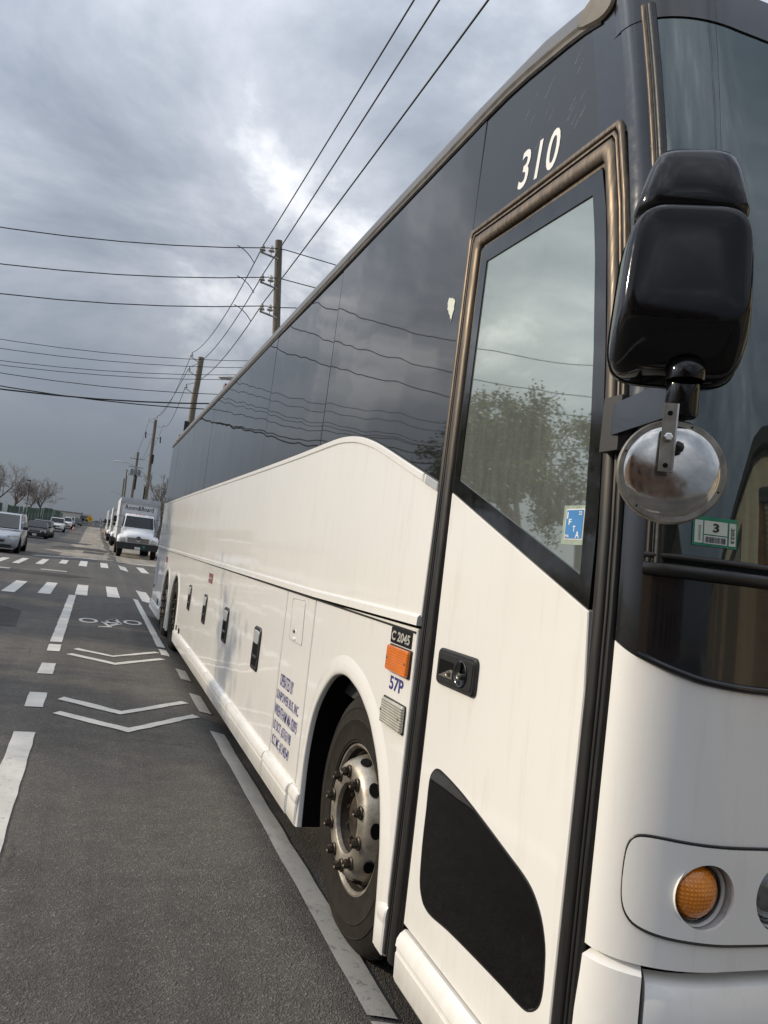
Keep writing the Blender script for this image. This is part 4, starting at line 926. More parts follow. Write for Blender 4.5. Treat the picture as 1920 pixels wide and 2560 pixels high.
# --- wheels
def make_wheel(xo, yc, zc, name, rimmat='wheel_metal', inn=0.0, lugmat='lug_metal'):
    SC = 1.035; R_ = 0.53 * SC
    prof = [(0.284, 0.050), (0.292, 0.030), (0.305, 0.014), (0.318, 0.010), (0.322, 0.004), (0.330, 0.004), (0.334, 0.0), (0.40, -0.004), (0.405, -0.007), (0.409, -0.004), (0.452, 0.0), (0.456, -0.002), (0.460, 0.003), (0.485, 0.012), (0.505, 0.024), (0.518, 0.038), (0.527, 0.052)]
    h = 0.055
    for k in range(5):
        prof += [(R_, h), (R_, h + 0.034)]
        if k < 4: prof += [(R_ - 0.014, h + 0.036), (R_ - 0.014, h + 0.044)]
        h += 0.046
    prof += [(0.52, 0.30), (0.46, 0.315), (0.29, 0.29)]
    prof = [((r if r < 0.34 else r * SC if r < R_ - 0.02 else r), hh) for r, hh in prof]
    w = MB().lathe(prof, (xo, yc, zc), 'X', 72).build(name, 'tyre', bus, smooth=30)
    MB().lathe([(0.286, 0.055), (0.318, 0.030), (0.321, 0.020), (0.316, 0.011), (0.307, 0.011), (0.297, 0.022), (0.286, 0.050), (0.281, 0.10), (0.277, 0.13), (0.274, 0.085), (0.270, 0.058), (0.262, 0.028), (0.251, 0.0), (0.239, -0.018), (0.227, -0.027), (0.214, -0.031), (0.152, -0.031), (0.146, -0.027), (0.142, -0.012), (0.139, 0.040), (0.131, 0.046), (0.098, 0.044), (0.094, 0.022), (0.080, 0.014), (0.001, 0.010)], (xo + inn, yc, zc), 'X', 64).build('rim', rimmat, w, smooth=38)
    MB().lathe([(0.1405, -0.008), (0.1375, 0.038), (0.130, 0.0445), (0.097, 0.042), (0.092, 0.020), (0.079, 0.0125), (0.001, 0.0085)], (xo + inn - 0.0008, yc, zc), 'X', 48).build('hub_ring', 'hub_grease', w, smooth=50)
    def lug(a, r, L, rr, x0, nm, mt, sub=w):
        c = Vector((xo + inn + x0, yc + r * cos(a), zc + r * sin(a))); m = MB()
        m.lathe([(rr * 1.45, 0.0), (rr * 1.45, -0.006), (rr * 1.25, -0.010)], c, 'X', 14)
        m.lathe([(rr, -0.008), (rr, -L * 0.80), (rr * 0.92, -L * 0.84)], c, 'X', 6)
        m.lathe([(rr * 0.92, -L * 0.84), (rr * 0.78, -L * 0.86), (rr * 0.76, -L), (rr * 0.55, -L), (0.0005, -L * 0.72)], c, 'X', 12)
        m.build(nm, mt, sub, smooth=30)
    for k in range(10): lug(2 * pi * k / 10 + 0.2, 0.197, 0.036, 0.0195, -0.031, 'lug_nut', lugmat)
    for k in range(10): lug(2 * pi * k / 10 + 0.1, 0.115, 0.030, 0.011, 0.044, 'hub_bolt', 'lug_metal')
    for k in range(10):
        a = 2 * pi * k / 10 + 0.5; r, x0 = 0.2565, 0.0140
        c = Vector((xo + inn + x0, yc + r * cos(a), zc + r * sin(a))); rad = Vector((0, cos(a), sin(a))); tan = Vector((0, -sin(a), cos(a)))
        sl = (rad * 0.37 + Vector((1, 0, 0)) * 0.93).normalized(); nrm = tan.cross(sl).normalized()
        if nrm.x > 0: nrm = -nrm
        pts = [c + nrm * 0.0045 + tan * (0.033 * cos(2 * pi * j / 20)) + sl * (0.023 * sin(2 * pi * j / 20)) for j in range(20)]
        MB().add(pts, [tuple(range(20))]).build('hand_hole', 'dark_void', w, smooth=0)
    tm = MB()   # sidewall shoulder blocks
    for k in range(60):
        a = 2 * pi * k / 60; p = lambda r, hh, da: (xo + hh, yc + r * cos(a + da), zc + r * sin(a + da))
        tm.add([p(0.5495, 0.056, -.03), p(0.5495, 0.056, .022), p(0.5315, 0.028, .022), p(0.5315, 0.028, -.03), p(0.5535, 0.075, -.03), p(0.5535, 0.075, .022)], [(0, 1, 2, 3), (0, 4, 5, 1)])
    tm.build('tread_blocks', 'tyre_tread', w, smooth=0)['kind'] = 'stuff'
    return w
make_wheel(1.226, 3.255, 0.463, 'wheel')
make_wheel(1.215, 11.72, 0.463, 'wheel', 'hub_grease', 0.06, 'hub_grease'); make_wheel(1.225, 13.25, 0.463, 'wheel', 'hub_grease', 0.02, 'hub_grease')
m = MB(); 
for yc in (3.235, 11.72, 13.25): m.tube([(1.5, yc, 0.478), (3.5, yc, 0.478)], 0.09, 10)
m.build('axle', 'dark_void', bus)
panel('mud_flap', [(13.86, 0.05), (13.86, 0.42), (13.90, 0.42), (13.90, 0.05)], 'rubber', x=XS + 0.02, th=0.5)
for yc in (3.235, 11.72, 13.25): MB().lathe([(0.53, 0), (0.53, 0.29)], (3.45, yc, 0.478), 'X', 32, True, True).build('far_wheel', 'tyre', bus)

# --- mirror on its arm
MC = Vector((1.045, 1.25, 2.205)); NB = Vector((-0.50, -0.866, 0)); UR = Vector((0.866, -0.50, 0)); UZ = Vector((0, 0, 1))
mir = None
def mp_(a, b, c): return MC + UR * a + UZ * b + NB * c
def rrect(w, h, c, bc=0.0, ac=0.0, e=5.0, n=52):
    r = []
    for k in range(n):
        t = 2 * pi * k / n; x = abs(cos(t)) ** (2 / e) * (1 if cos(t) >= 0 else -1); y = abs(sin(t)) ** (2 / e) * (1 if sin(t) >= 0 else -1)
        r.append(mp_(ac + x * w / 2 * (1.0 - 0.055 * y - 0.04), bc + y * h / 2, c))
    return r
hs = [(0.225, 0.29, -0.080, -0.004), (0.250, 0.322, -0.082, -0.004), (0.262, 0.333, -0.070, -0.004), (0.265, 0.336, -0.035, -0.003), (0.264, 0.330, 0.0, 0.002), (0.260, 0.310, 0.030, 0.012), (0.254, 0.282, 0.050, 0.025), (0.244, 0.258, 0.062, 0.036), (0.230, 0.240, 0.069, 0.044), (0.20, 0.212, 0.0725, 0.048), (0.10, 0.11, 0.074, 0.05)]
mir = MB().loft([rrect(w, h, c, b) for w, h, c, b in hs]).build('wing_mirror', 'mirror_black', bus, smooth=70)
seam = rrect(0.2655, 0.3365, -0.045, -0.0035)
MB().tube(seam, 0.0018, 6, closed=True).build('mirror_seam', 'dark_void', mir)
cap = []
for b, w, c0, c1 in ((0.166, 0.196, -0.06, 0.030), (0.170, 0.218, -0.075, 0.045), (0.184, 0.223, -0.078, 0.052), (0.222, 0.207, -0.077, 0.048), (0.265, 0.184, -0.074, 0.040), (0.293, 0.164, -0.068, 0.030), (0.308, 0.140, -0.060, 0.018), (0.315, 0.10, -0.045, 0.0)):
    r = []
    for k in range(32):
        t = 2 * pi * k / 32; e = 3.4; x = abs(cos(t)) ** (2 / e) * (1 if cos(t) >= 0 else -1); y = abs(sin(t)) ** (2 / e) * (1 if sin(t) >= 0 else -1)
        r.append(mp_(0.003 + x * w / 2, b, (c0 + c1) / 2 + y * (c1 - c0) / 2))
    cap.append(r)
MB().loft(cap).build('mirror_cap', 'mirror_black', mir, smooth=70)
MB().loft([rrect(0.24, 0.312, -0.0825, -0.004), rrect(0.235, 0.306, -0.0835, -0.004)]).build('mirror_glass', 'polished_steel', mir, smooth=30)
MB().lathe([(0.001, 0.03), (0.030, 0.025), (0.040, 0.005), (0.036, -0.015)], mp_(0.02, -0.160, 0.02), 'Z', 24).build('mirror_knuckle', 'mirror_black', mir, smooth=60)
MB().lathe([(0.001, 0.0), (0.031, -0.001), (0.033, -0.006), (0.0335, -0.080), (0.030, -0.086), (0.001, -0.087)], mp_(0.02, -0.158, 0.0), 'Z', 24).build('mirror_post', 'mirror_black', mir, smooth=40)
pb = mp_(0.02, -0.17, 0.0)
m = MB()
A1, A2, B1, B2 = Vector((pb.x, pb.y, 2.045)), Vector((pb.x, pb.y, 1.965)), Vector((1.185, 1.615, 2.065)), Vector((1.185, 1.615, 1.985))
nn = (B1 - A1).cross(UZ).normalized() * 0.013
m.prism([A1 - nn, A2 - nn, B2 - nn, B1 - nn], nn * 2); m.build('mirror_arm', 'black_paint', mir, smooth=0)
m = MB(); m.box(1.17, 1.212, 1.578, 1.650, 1.945, 2.085); m.build('mirror_bracket', 'black_plastic', mir, smooth=0)
DC = Vector((1.050, 1.235, 1.848)); DN = Vector((-0.52, -0.85, 0.02)).normalized(); DU = UZ.cross(DN).normalized() * -1; DV = DN.cross(DU).normalized()
if DV.z < 0: DV = -DV
def dl(prof, o, n=48):
    return [[o + (DU * cos(2 * pi * j / n) + DV * sin(2 * pi * j / n)) * r + DN * hh for j in range(n)] for r, hh in prof]
MB().loft(dl([(0.101, -0.020), (0.1055, -0.014), (0.1055, -0.002), (0.102, 0.003), (0.091, 0.003)], DC), True, True, False).build('spot_mirror_rim', 'dull_zinc', mir, smooth=50)
MB().loft(dl([(0.0915, 0.003), (0.088, 0.0052), (0.078, 0.0078), (0.06, 0.0105), (0.035, 0.0125), (0.001, 0.0135)], DC), True, False, False).build('spot_mirror_back', 'polished_steel', mir, smooth=80)
o_ = DC + DN * 0.05 + DU * 0.020
m = MB(); hw = 0.0125
c4 = [o_ - DU * hw + UZ * 0.125, o_ + DU * hw + UZ * 0.125, o_ + DU * hw - UZ * 0.010, o_ - DU * hw - UZ * 0.010]
m.prism(c4, -DN * 0.004); m.build('spot_mirror_strap', 'dull_zinc', mir, smooth=0)
m = MB(); m.prism([o_ - DU * hw + UZ * 0.125, o_ - DU * (hw + .003) + UZ * 0.125, o_ - DU * (hw + .003) - UZ * 0.010, o_ - DU * hw - UZ * 0.010], -DN * 0.010); m.build('strap_edge', 'steel', mir, smooth=0)
b0 = o_ + UZ * 0.057
MB().loft(dl([(0.0085, 0.0), (0.0085, 0.008), (0.006, 0.0095), (0.0005, 0.0095)], b0, 6), True, False, True).build('strap_bolt', 'steel', mir, smooth=20)
MB().tube([b0 - DN * 0.004, DC + DN * 0.022 - DU * 0.004 + UZ * 0.045], 0.006, 8).build('ball_stud', 'steel', mir)
MB().lathe([(0.001, 0.012), (0.010, 0.008), (0.0125, 0.0), (0.010, -0.008), (0.001, -0.012)], DC + DN * 0.024 - DU * 0.004 + UZ * 0.045, 'Z', 16).build('ball_joint', 'black_plastic', mir, smooth=60)
for k in (0.105, 0.002):
    MB().loft(dl([(0.005, 0.0008), (0.0001, 0.0009)], o_ + UZ * k, 14), True, False, False).build('strap_hole', 'dark_void', mir, smooth=0)
for a in (1.9, 0.35, -0.9, 3.5):
    MB().loft(dl([(0.0022, 0.0036), (0.0001, 0.0037)], DC + (DU * cos(a) + DV * sin(a)) * 0.0965, 10), True, False, False).build('rim_rivet', 'dark_void', mir, smooth=0)

# ------------------------------------------------------------------ utility poles, wires, street lamps
def sag(a, b, s, n=18):
    a, b = Vector(a), Vector(b); return [a.lerp(b, i / n) - Vector((0, 0, 4 * s * (i / n) * (1 - i / n))) for i in range(n + 1)]
def insulator(o, parent):
    MB().lathe([(0.012, -0.12), (0.012, 0.0), (0.09, 0.0), (0.11, 0.015), (0.085, 0.06), (0.045, 0.085), (0.055, 0.10), (0.075, 0.112), (0.07, 0.15), (0.035, 0.185), (0.04, 0.20), (0.02, 0.215)], o, 'Z', 12, True, True).build('insulator', 'porcelain', parent, smooth=50)
def arm(a, b, parent, r=0.03, mat='galvanised'): MB().tube([a, b], r, 6).build('crossarm', mat, parent)
def pole(base, top_, label, r0=0.19, r1=0.13):
    b, t = Vector(base), Vector(top_); root = thing('utility_pole', b, label, 'utility pole', 'wooden poles along the right kerb')
    n = 10; pts = [b.lerp(t, i / n) + Vector((random.uniform(-.015, .015), random.uniform(-.015, .015), 0)) for i in range(n + 1)]
    MB().tube(pts, [r0 + (r1 - r0) * i / n for i in range(n + 1)], 12).build('pole_shaft', 'pole_wood', root)
    return root
def lamp_arm(pts, head_len, parent, d):
    """curved lamp arm ending in a flat cobra head"""
    MB().tube(catmull(pts, 5), 0.045, 8).build('lamp_arm', 'galvanised', parent)
    e = Vector(pts[-1]); d = Vector(d).normalized(); s = d.cross(Vector((0, 0, 1))).normalized(); rings = []
    for t, w, h0, h1 in ((0, .05, -.04, .05), (.2, .10, -.06, .08), (.55, .16, -.08, .08), (.85, .12, -.06, .05), (1, .04, -.02, .02)):
        c = e + d * head_len * t; rings.append([c + s * w * cos(2 * pi * k / 10) + Vector((0, 0, (h1 if sin(2 * pi * k / 10) > 0 else -h0) * sin(2 * pi * k / 10))) for k in range(10)])
    MB().loft(rings).build('lamp_head', 'lamp_grey', parent, smooth=50)
P1 = pole((5.80, 25.95, -0.1), (4.50, 25.95, 12.12), 'wooden utility pole leaning behind the coach roof, with three insulator brackets', 0.16, 0.125)
for x, z in ((3.99, 11.60), (4.10, 10.58), (4.22, 9.58)):
    xp_ = 4.5 + (12.12 - z) * 0.106
    arm((xp_, 25.85, z - 0.16), (x - 0.06, 25.9, z - 0.04), P1, 0.035); insulator((x, 25.9, z + 0.02), P1); insulator((xp_ - 0.28, 25.8, z + 0.02), P1)
lamp_arm([(5.15, 25.95, 6.5), (4.7, 25.9, 6.95), (4.2, 25.9, 7.12), (3.85, 25.9, 7.12)], 0.75, P1, (-1, 0, -0.12))
P2 = pole((4.25, 47.3, -0.1), (4.50, 47.3, 12.5), 'green-tinged wooden pole, second behind the coach, leaning right', 0.21, 0.17)
for x, z in ((3.93, 12.45), (3.89, 11.58), (3.85, 10.50)):
    arm((4.45, 47.25, z - 0.32), (x, 47.25, z - 0.06), P2, 0.03); insulator((x, 47.25, z), P2)
MB().box(4.05, 4.25, 47.1, 47.3, 7.9, 8.5).build('cable_box', 'bumper_black', P2, smooth=0)
P3 = pole((4.70, 88.5, rise(88) - 0.1), (4.50, 88.5, 14.1), 'wooden pole carrying a street lamp above the box truck', 0.22, 0.17)
for x, z, y in ((3.75, 13.9, 88.4), (5.35, 13.5, 88.4), (4.6, 14.35, 88.4)):
    arm((4.52, 88.4, z - 0.15), (x, y, z - 0.1), P3, 0.035); insulator((x, y, z), P3)
for x, z in ((3.65, 12.6), (5.25, 12.3)):
    MB().tube([(x, 88.4, z), (x + 0.05, 88.4, z - 0.7)], 0.07, 8).build('cutout_fuse', 'bumper_black', P3); arm((4.54, 88.4, z - 0.2), (x, 88.4, z - 0.2), P3, 0.03)
MB().box(4.66, 4.86, 88.2, 88.5, 9.2, 10.2).build('cable_box', 'bumper_black', P3, smooth=0)
MB().tube([(4.42, 88.3, 0.3), (4.36, 88.3, 6.6)], 0.09, 6).build('cable_guard', 'creosote', P3)
lamp_arm([(4.4, 88.4, 7.7), (3.4, 88.3, 8.4), (2.4, 88.2, 8.85), (1.7, 88.2, 8.88)], 0.95, P3, (-1, 0, -0.03))
P4 = pole((4.48, 126, rise(126) - 0.1), (4.50, 126, 13.9), 'wooden pole with a bank of transformers, beyond the lamp pole', 0.24, 0.18)
for x in (3.95, 4.5, 5.05):
    MB().lathe([(0.001, 0.98), (0.12, 0.96), (0.24, 0.88), (0.25, 0.05), (0.22, 0), (0.001, 0)], (x, 125.7, 10.3), 'Z', 14).build('transformer', 'far_grey', P4, smooth=40)
for z in (10.2, 11.5, 12.8): arm((3.4, 125.8, z), (5.6, 125.8, z), P4, 0.05, 'pole_wood')
for x in (3.45, 4.0, 5.0, 5.55): insulator((x, 125.8, 12.9), P4)
MB().tube([(3.45, 125.7, 10.0), (3.42, 125.7, 11.2)], 0.09, 8).build('arrester_tube', 'lamp_grey', P4)
MB().tube([(4.75, 125.8, 8.0), (4.75, 125.8, 10.2)], 0.10, 8).build('cable_riser', 'bumper_black', P4)
MB().tube([(4.18, 125.8, 0.6), (4.25, 125.8, 9.5)], 0.06, 6).build('conduit', 'lamp_grey', P4)
P5 = pole((4.95, 175, rise(175) - 0.1), (4.5, 175, 14.6), 'bare brown pole, the taller of two far poles above the truck', 0.20, 0.17)
lamp_arm([(4.75, 175, 8.4), (3.8, 175, 9.0), (2.8, 175, 9.4), (2.0, 175, 9.6)], 0.9, P5, (-1, 0, 0))
P6 = pole((4.75, 188.4, rise(188) - 0.1), (4.5, 188.4, 13.4), 'bare brown pole, the shorter and farthest above the truck', 0.20, 0.17)

def wire(pts, label, r=0.012, group='overhead wires'):
    r *= 1.35
    o = MB().tube(pts, r, 5).build('overhead_wire', 'wire'); o.name = 'overhead_wire'; tag(o, label, 'wire', group); return o
I1 = [(3.99, 25.9, 11.82), (4.10, 25.9, 10.80), (4.22, 25.9, 9.80)]; I2 = [(3.93, 47.25, 12.67), (3.89, 47.25, 11.8), (3.85, 47.25, 10.72)]
I3 = [(4.6, 88.4, 14.55), (3.75, 88.4, 14.1), (5.35, 88.4, 13.7)]
I0 = [(4.05, -14, 12.0), (4.05, -14, 11.75), (4.05, -14, 10.1)]
nm3 = ('highest', 'middle', 'lowest')
for k in range(3):
    pts = sag(I0[k], I1[k], 0.25, 14) + sag(I1[k], I2[k], 0.75, 16)[1:] + sag(I2[k], I3[k], 1.1, 16)[1:]
    wire(pts, 'long street wire running along the poles overhead, %s of three at the leaning pole' % nm3[k], 0.013)
for k, (zl, xl, zr, xr) in enumerate(((10.26, -3.97, 11.76, 6.54), (9.15, -3.82, 10.78, 5.93), (8.25, -3.69, 9.92, 5.37))):
    xi, zi = 4.3, (11.78, 10.75, 9.74)[k]
    a = (zi - zl) / (xi - xl); pts = []
    for i in range(25):
        x = xi - (xi + 34) * i / 24; pts.append((x, 25.85, zi + a * (x - xi) + 0.010 * (x - xi) * (x - xl)))
    pts = [(14, 25.85, zr - 0.9), (10, 25.85, (zr + zr - 0.9) / 2), (xr, 25.85, zr), (4.75, 25.85, zi + 0.05)] + pts
    wire(pts, 'bare wire crossing the street at the leaning pole, %s of three' % nm3[k], 0.013, 'crossing wires')
    xj = (3.12, 3.25, 3.28)[k]; zj = zi + a * (xj - xi)
    wire(catmull([(xj, 25.86, zj), (xj + 0.22, 25.87, zj - 0.07), (xj + 0.45, 25.9, zj - 0.22), (xj + 0.66, 26.0, zj - 0.40)], 4), 'short curved jumper hanging from the %s crossing wire' % nm3[k], 0.011, 'jumpers')
LOWW = [(-1.12, 9.63, 5.91, 10.66, .011), (-1.07, 9.26, 5.69, 10.28, .011), (-1.01, 8.8, 5.44, 9.88, .011), (-0.98, 8.6, 4.65, 9.49, .011), (-0.91, 8.1, 4.71, 8.77, .013), (-0.83, 7.50, 4.39, 8.25, .026), (-0.83, 7.46, 4.17, 7.94, .020)]
nth = ('first', 'second', 'third', 'fourth', 'fifth', 'thick sixth', 'thick seventh')
for k, (xl, zl, xr, zr, r_) in enumerate(LOWW):
    a = (zr - zl) / (xr - xl); pts = []
    for i in range(31):
        x = 16 - 56 * i / 30; pts.append((x, 38.0 + 0.05 * k, zl + a * (x - xl) + 0.007 * (x - xl) * (x - xr)))
    wire(pts, 'wire crossing the side street, %s from the top of the lower bundle' % nth[k], r_, 'lower crossing wires')
for k in range(4):
    wire(sag((4.9, 47.3, 7.6 - 0.35 * k), (5.0, 88.5, 6.9 - 0.30 * k), 1.3, 14), 'drooping cable beside the coach rear corner, %s of four' % ('top', 'second', 'third', 'lowest')[k], 0.016, 'drooping cables')
for k, (a_, b_) in enumerate((((3.75, 88.4, 13.6), (4.0, 125.8, 13.1)), ((4.3, 88.4, 12.0), (5.0, 125.8, 13.1)), ((5.3, 88.4, 13.2), (5.4, 125.8, 13.0)))):
    wire(sag(a_, b_, 0.8, 12), 'thin wire between the lamp pole and the transformer pole, %s' % ('left', 'middle', 'right')[k], 0.012, 'far wires')

# ------------------------------------------------------------------ trees
def grow(base, h, seed, depth=5, lean=(0, 0), split=3, ang=0.55, first=0.30, fork=0.72):
    rnd = random.Random(seed); segs = []
    def go(p, d, L, r, lev):
        n = 3 if lev < 2 else 2; q = p
        for i in range(n):
            d2 = (d + Vector((rnd.uniform(-.14, .14), rnd.uniform(-.14, .14), rnd.uniform(-.02, .12) if lev else 0.0))).normalized()
            e = q + d2 * L / n; r2 = r * (1 - 0.32 * (i + 1) / n); segs.append((q, e, r * (1 - 0.32 * i / n), r2, lev)); q, d = e, d2
            if lev > 0 and i < n - 1 and lev < depth:
                s = side(d, rnd); go(q, (d * 0.6 + s * 0.8).normalized(), L * rnd.uniform(.45, .65), r2 * 0.55, lev + 1)
        if lev >= depth: return
        for k in range(split if lev else split + 1):
            s = side(d, rnd); a = ang * rnd.uniform(.6, 1.3)
            go(q, (d * cos(a) + s * sin(a) + Vector((0, 0, 0.10))).normalized(), L * fork * rnd.uniform(.8, 1.1), r * 0.62 * rnd.uniform(.8, 1.0), lev + 1)
    def side(d, rnd):
        v = Vector((rnd.uniform(-1, 1), rnd.uniform(-1, 1), rnd.uniform(-.4, .6))); v = v - d * v.dot(d); return v.normalized() if v.length > 1e-3 else Vector((1, 0, 0))
    go(Vector((0, 0, 0)), Vector((lean[0], lean[1], 1)).normalized(), h * first, h * 0.028, 0)
    top_ = max(s[1].z for s in segs); k = h / top_
    return [(a * k, b * k, r0, r1, l) for a, b, r0, r1, l in segs]
def tree(name, loc, h, seed, label, cat='tree', group=None, leaves=0, leaf=0.09, depth=4, minr=0.008, twigmat='twig', **kw):
    root = thing(name, loc, label, cat, group); segs = grow(loc, h, seed, depth, **kw); o = Vector(loc)
    t, c = MB(), MB()
    for a, b, r0, r1, l in segs:
        (t if l <= 1 else c).tube([o + a, o + b], [max(r0, minr), max(r1, minr)], 6 if l <= 1 else 4 if l == 2 else 3, cap=False)
    t.build('trunk', 'bark', root, recalc=False)
    cr = c.build('crown', twigmat, root, smooth=0, recalc=False)
    if leaves:
        rnd = random.Random(seed + 1); m = MB(); tips = [s for s in segs if s[4] >= depth - 1]
        for i in range(leaves):
            a, b, _, _, _ = rnd.choice(tips); p = o + a.lerp(b, rnd.random()) + Vector((rnd.gauss(0, .16), rnd.gauss(0, .16), rnd.gauss(0, .14)))
            d = Vector((rnd.uniform(-1, 1), rnd.uniform(-1, 1), rnd.uniform(-.8, .5))).normalized(); e = d.cross(Vector((rnd.uniform(-1, 1), rnd.uniform(-1, 1), rnd.uniform(-1, 1)))).normalized()
            L_ = leaf * rnd.uniform(.6, 1.3); m.add([p, p + d * L_ * .5 + e * L_ * .32, p + d * L_, p + d * L_ * .5 - e * L_ * .32], [(0, 1, 2, 3)])
        m.build('foliage', 'leaf', cr, smooth=0, recalc=False)
    return root
gb = 'bare trees behind the green fence'
tree('bare_tree', (-16.9, 150, rise(150) - .1), 10.4, 11, 'tall bare tree at the left edge of the picture behind the green fence', group=gb, depth=5, minr=0.012)
tree('bare_tree', (-14.6, 152, rise(150) - .1), 8.2, 23, 'smaller bare tree second from the left behind the green fence', group=gb, depth=5, minr=0.012)
tree('bare_tree', (-11.9, 156, rise(150) - .1), 7.6, 35, 'slender bare tree beside the dark lamp post behind the fence', group=gb, depth=5, minr=0.012)
tree('bare_tree', (-9.7, 151, rise(150) - .1), 8.4, 47, 'broad spreading bare tree, rightmost behind the green fence', group=gb, depth=5, minr=0.012, ang=0.75, first=0.26)
tree('bare_tree', (6.2, 84, rise(84) - .1), 8.3, 59, 'bare twiggy tree right of the lamp pole beside the coach rear', depth=5, minr=0.016, ang=0.38, first=0.2)
tree('leafy_tree', (-9.5, 17.2, 0.1), 7.2, 71, 'leafy street tree on the left pavement, reflected in the coach door glass', leaves=17000, leaf=0.12, depth=4, ang=0.8, first=0.16)
tree('leafy_tree', (-9.9, 21.3, 0.1), 7.4, 77, 'leafy street tree at the corner of the side street', leaves=17000, leaf=0.12, depth=4, ang=0.8, first=0.15)
tree('leafy_tree', (-9.8, 13.0, 0.1), 7.0, 83, 'thin street tree opposite the coach whose shadow streaks its flank', leaves=3500, leaf=0.11, depth=4, ang=0.45, first=0.30)
hg = MB(); random.seed(21)
for i in range(9000):
    y = random.uniform(10, 22.2); p = Vector((-10.7 + random.gauss(0, .28), y, 0.12 + (1.5 + .35 * sin(y * 1.3)) * random.random() ** .7))
    d = Vector((random.uniform(-1, 1), random.uniform(-1, 1), random.uniform(-.5, .8))).normalized() * random.uniform(.06, .14); e = d.cross(Vector((random.uniform(-1, 1), random.uniform(-1, 1), 1))).normalized() * .04
    hg.add([p, p + d * .5 + e, p + d, p + d * .5 - e], [(0, 1, 2, 3)])
o = hg.build('hedge', 'leaf', None, smooth=0, recalc=False); tag(o, 'low green hedge under the street trees on the left', 'hedge')

# ------------------------------------------------------------------ fence, signs, far things
fence = thing('green_fence', (-8.6, 130, rise(130)), 'dark green windscreen fence along the left pavement with pale slits', 'fence')
random.seed(5); y = 58.0; k = 0
while y < 214:
    L_ = random.uniform(4.6, 6.4); z0, z1 = rise(y), rise(y + L_); H_ = 2.55 + random.uniform(-.08, .08); rows = []
    for zz in range(5):
        rows.append([(-8.6 + 0.10 * sin(j * 1.7 + k) * (zz / 4), y + L_ * j / 6, z0 + (z1 - z0) * j / 6 + 0.15 + H_ * zz / 4 + (0.05 * sin(j * 2.3 + k) if zz == 4 else 0)) for j in range(7)])
    MB().grid(rows).build('fence_panel', 'green_tarp_light' if k % 5 == 2 else 'green_tarp', fence, smooth=50)
    MB().tube([(-8.68, y, z0), (-8.68, y, z0 + H_ + 0.25)], 0.035, 6).build('fence_post', 'guard_metal', fence)
    MB().prism([(-8.45, y + L_ * .4, z0 + 1.2), (-8.45, y + L_ * .4 + .32, z0 + 1.2), (-8.45, y + L_ * .4 + .32, z0 + 2.0), (-8.45, y + L_ * .4, z0 + 2.0)], (-0.01, 0, 0)).build('pale_slit', 'far_white', fence, smooth=0)
    y += L_; k += 1
ps = thing('parking_sign', (-7.9, 77, 0.13), 'white parking sign on a thin post behind the dark sedan', 'sign')
MB().tube([(-7.9, 77, 0.1), (-7.9, 77, 2.9)], 0.03, 6).build('sign_post', 'galvanised', ps); MB().box(-8.12, -7.68, 76.94, 76.97, 1.75, 2.75).build('sign_plate', 'plate_white', ps, smooth=0)
lp = thing('lamp_post', (-11.6, 145, rise(145)), 'thin dark lamp post among the bare trees', 'street lamp')
MB().tube([(-11.6, 145, 1), (-11.6, 145, 8.0)], 0.06, 6).build('lamp_pole', 'bumper_black', lp); MB().box(-12.15, -11.5, 144.8, 145.2, 7.95, 8.12).build('lamp_head', 'bumper_black', lp, smooth=0)
ds = thing('warning_sign', (-1.45, 165, rise(165)), 'yellow diamond warning sign on a post at the street end', 'sign')
zc = 2.93; MB().prism([(-1.45 + .68, 165, zc), (-1.45, 165, zc + .68), (-1.45 - .68, 165, zc), (-1.45, 165, zc - .68)], (0, 0.02, 0)).build('sign_plate', 'sign_yellow', ds, smooth=0)
MB().tube([(-1.45, 165.05, rise(165)), (-1.45, 165.05, zc + .9)], 0.05, 6).build('sign_post', 'sign_yellow', ds)
MB().prism([(-1.25, 164.98, zc - .3), (-1.35, 164.98, zc - .3), (-1.5, 164.98, zc + .3), (-1.38, 164.98, zc + .3)], (0, -0.01, 0)).build('sign_symbol', 'black_text', ds, smooth=0)
gr = thing('guard_rail', (-1, 186, 1.3), 'low grey metal guard rail closing the street end', 'barrier')
for z0, z1 in ((1.5, 1.85), (2.05, 2.42)):
    MB().box(-9, 6, 186, 186.1, z0, z1).build('rail', 'guard_metal', gr, smooth=0)
for i in range(11): MB().box(-8.8 + i * 1.45, -8.65 + i * 1.45, 186.12, 186.25, 1.2, 2.5).build('rail_post', 'far_grey', gr, smooth=0)
fb = thing('low_building', (-9, 262, 1.3), 'long low cream building beyond the street end', 'building')
MB().box(-13.5, -5.2, 262, 280, 1.1, 5.0).build('wall', 'far_white', fb, smooth=0); MB().box(-13.7, -5.0, 261.8, 280, 5.0, 5.2).build('roof', 'far_grey', fb, smooth=0)
for i in range(6): MB().box(-13 + i * 1.3, -12.2 + i * 1.3, 261.9, 262, 2.6, 3.5).build('window', 'auto_glass', fb, smooth=0)
fb = thing('grey_building', (-3.6, 268, 1.3), 'small flat-roofed grey building right of the cream one', 'building')
MB().box(-5.0, -2.2, 268, 280, 1.1, 4.55).build('wall', 'far_grey', fb, smooth=0); MB().box(-5.1, -2.1, 267.7, 280, 4.5, 5.15).build('roof', 'far_white', fb, smooth=0)
for i in range(2): MB().box(-4.6 + i * 1.2, -3.9 + i * 1.2, 267.9, 268, 2.3, 3.6).build('window', 'auto_glass', fb, smooth=0)
random.seed(9); fw = MB()
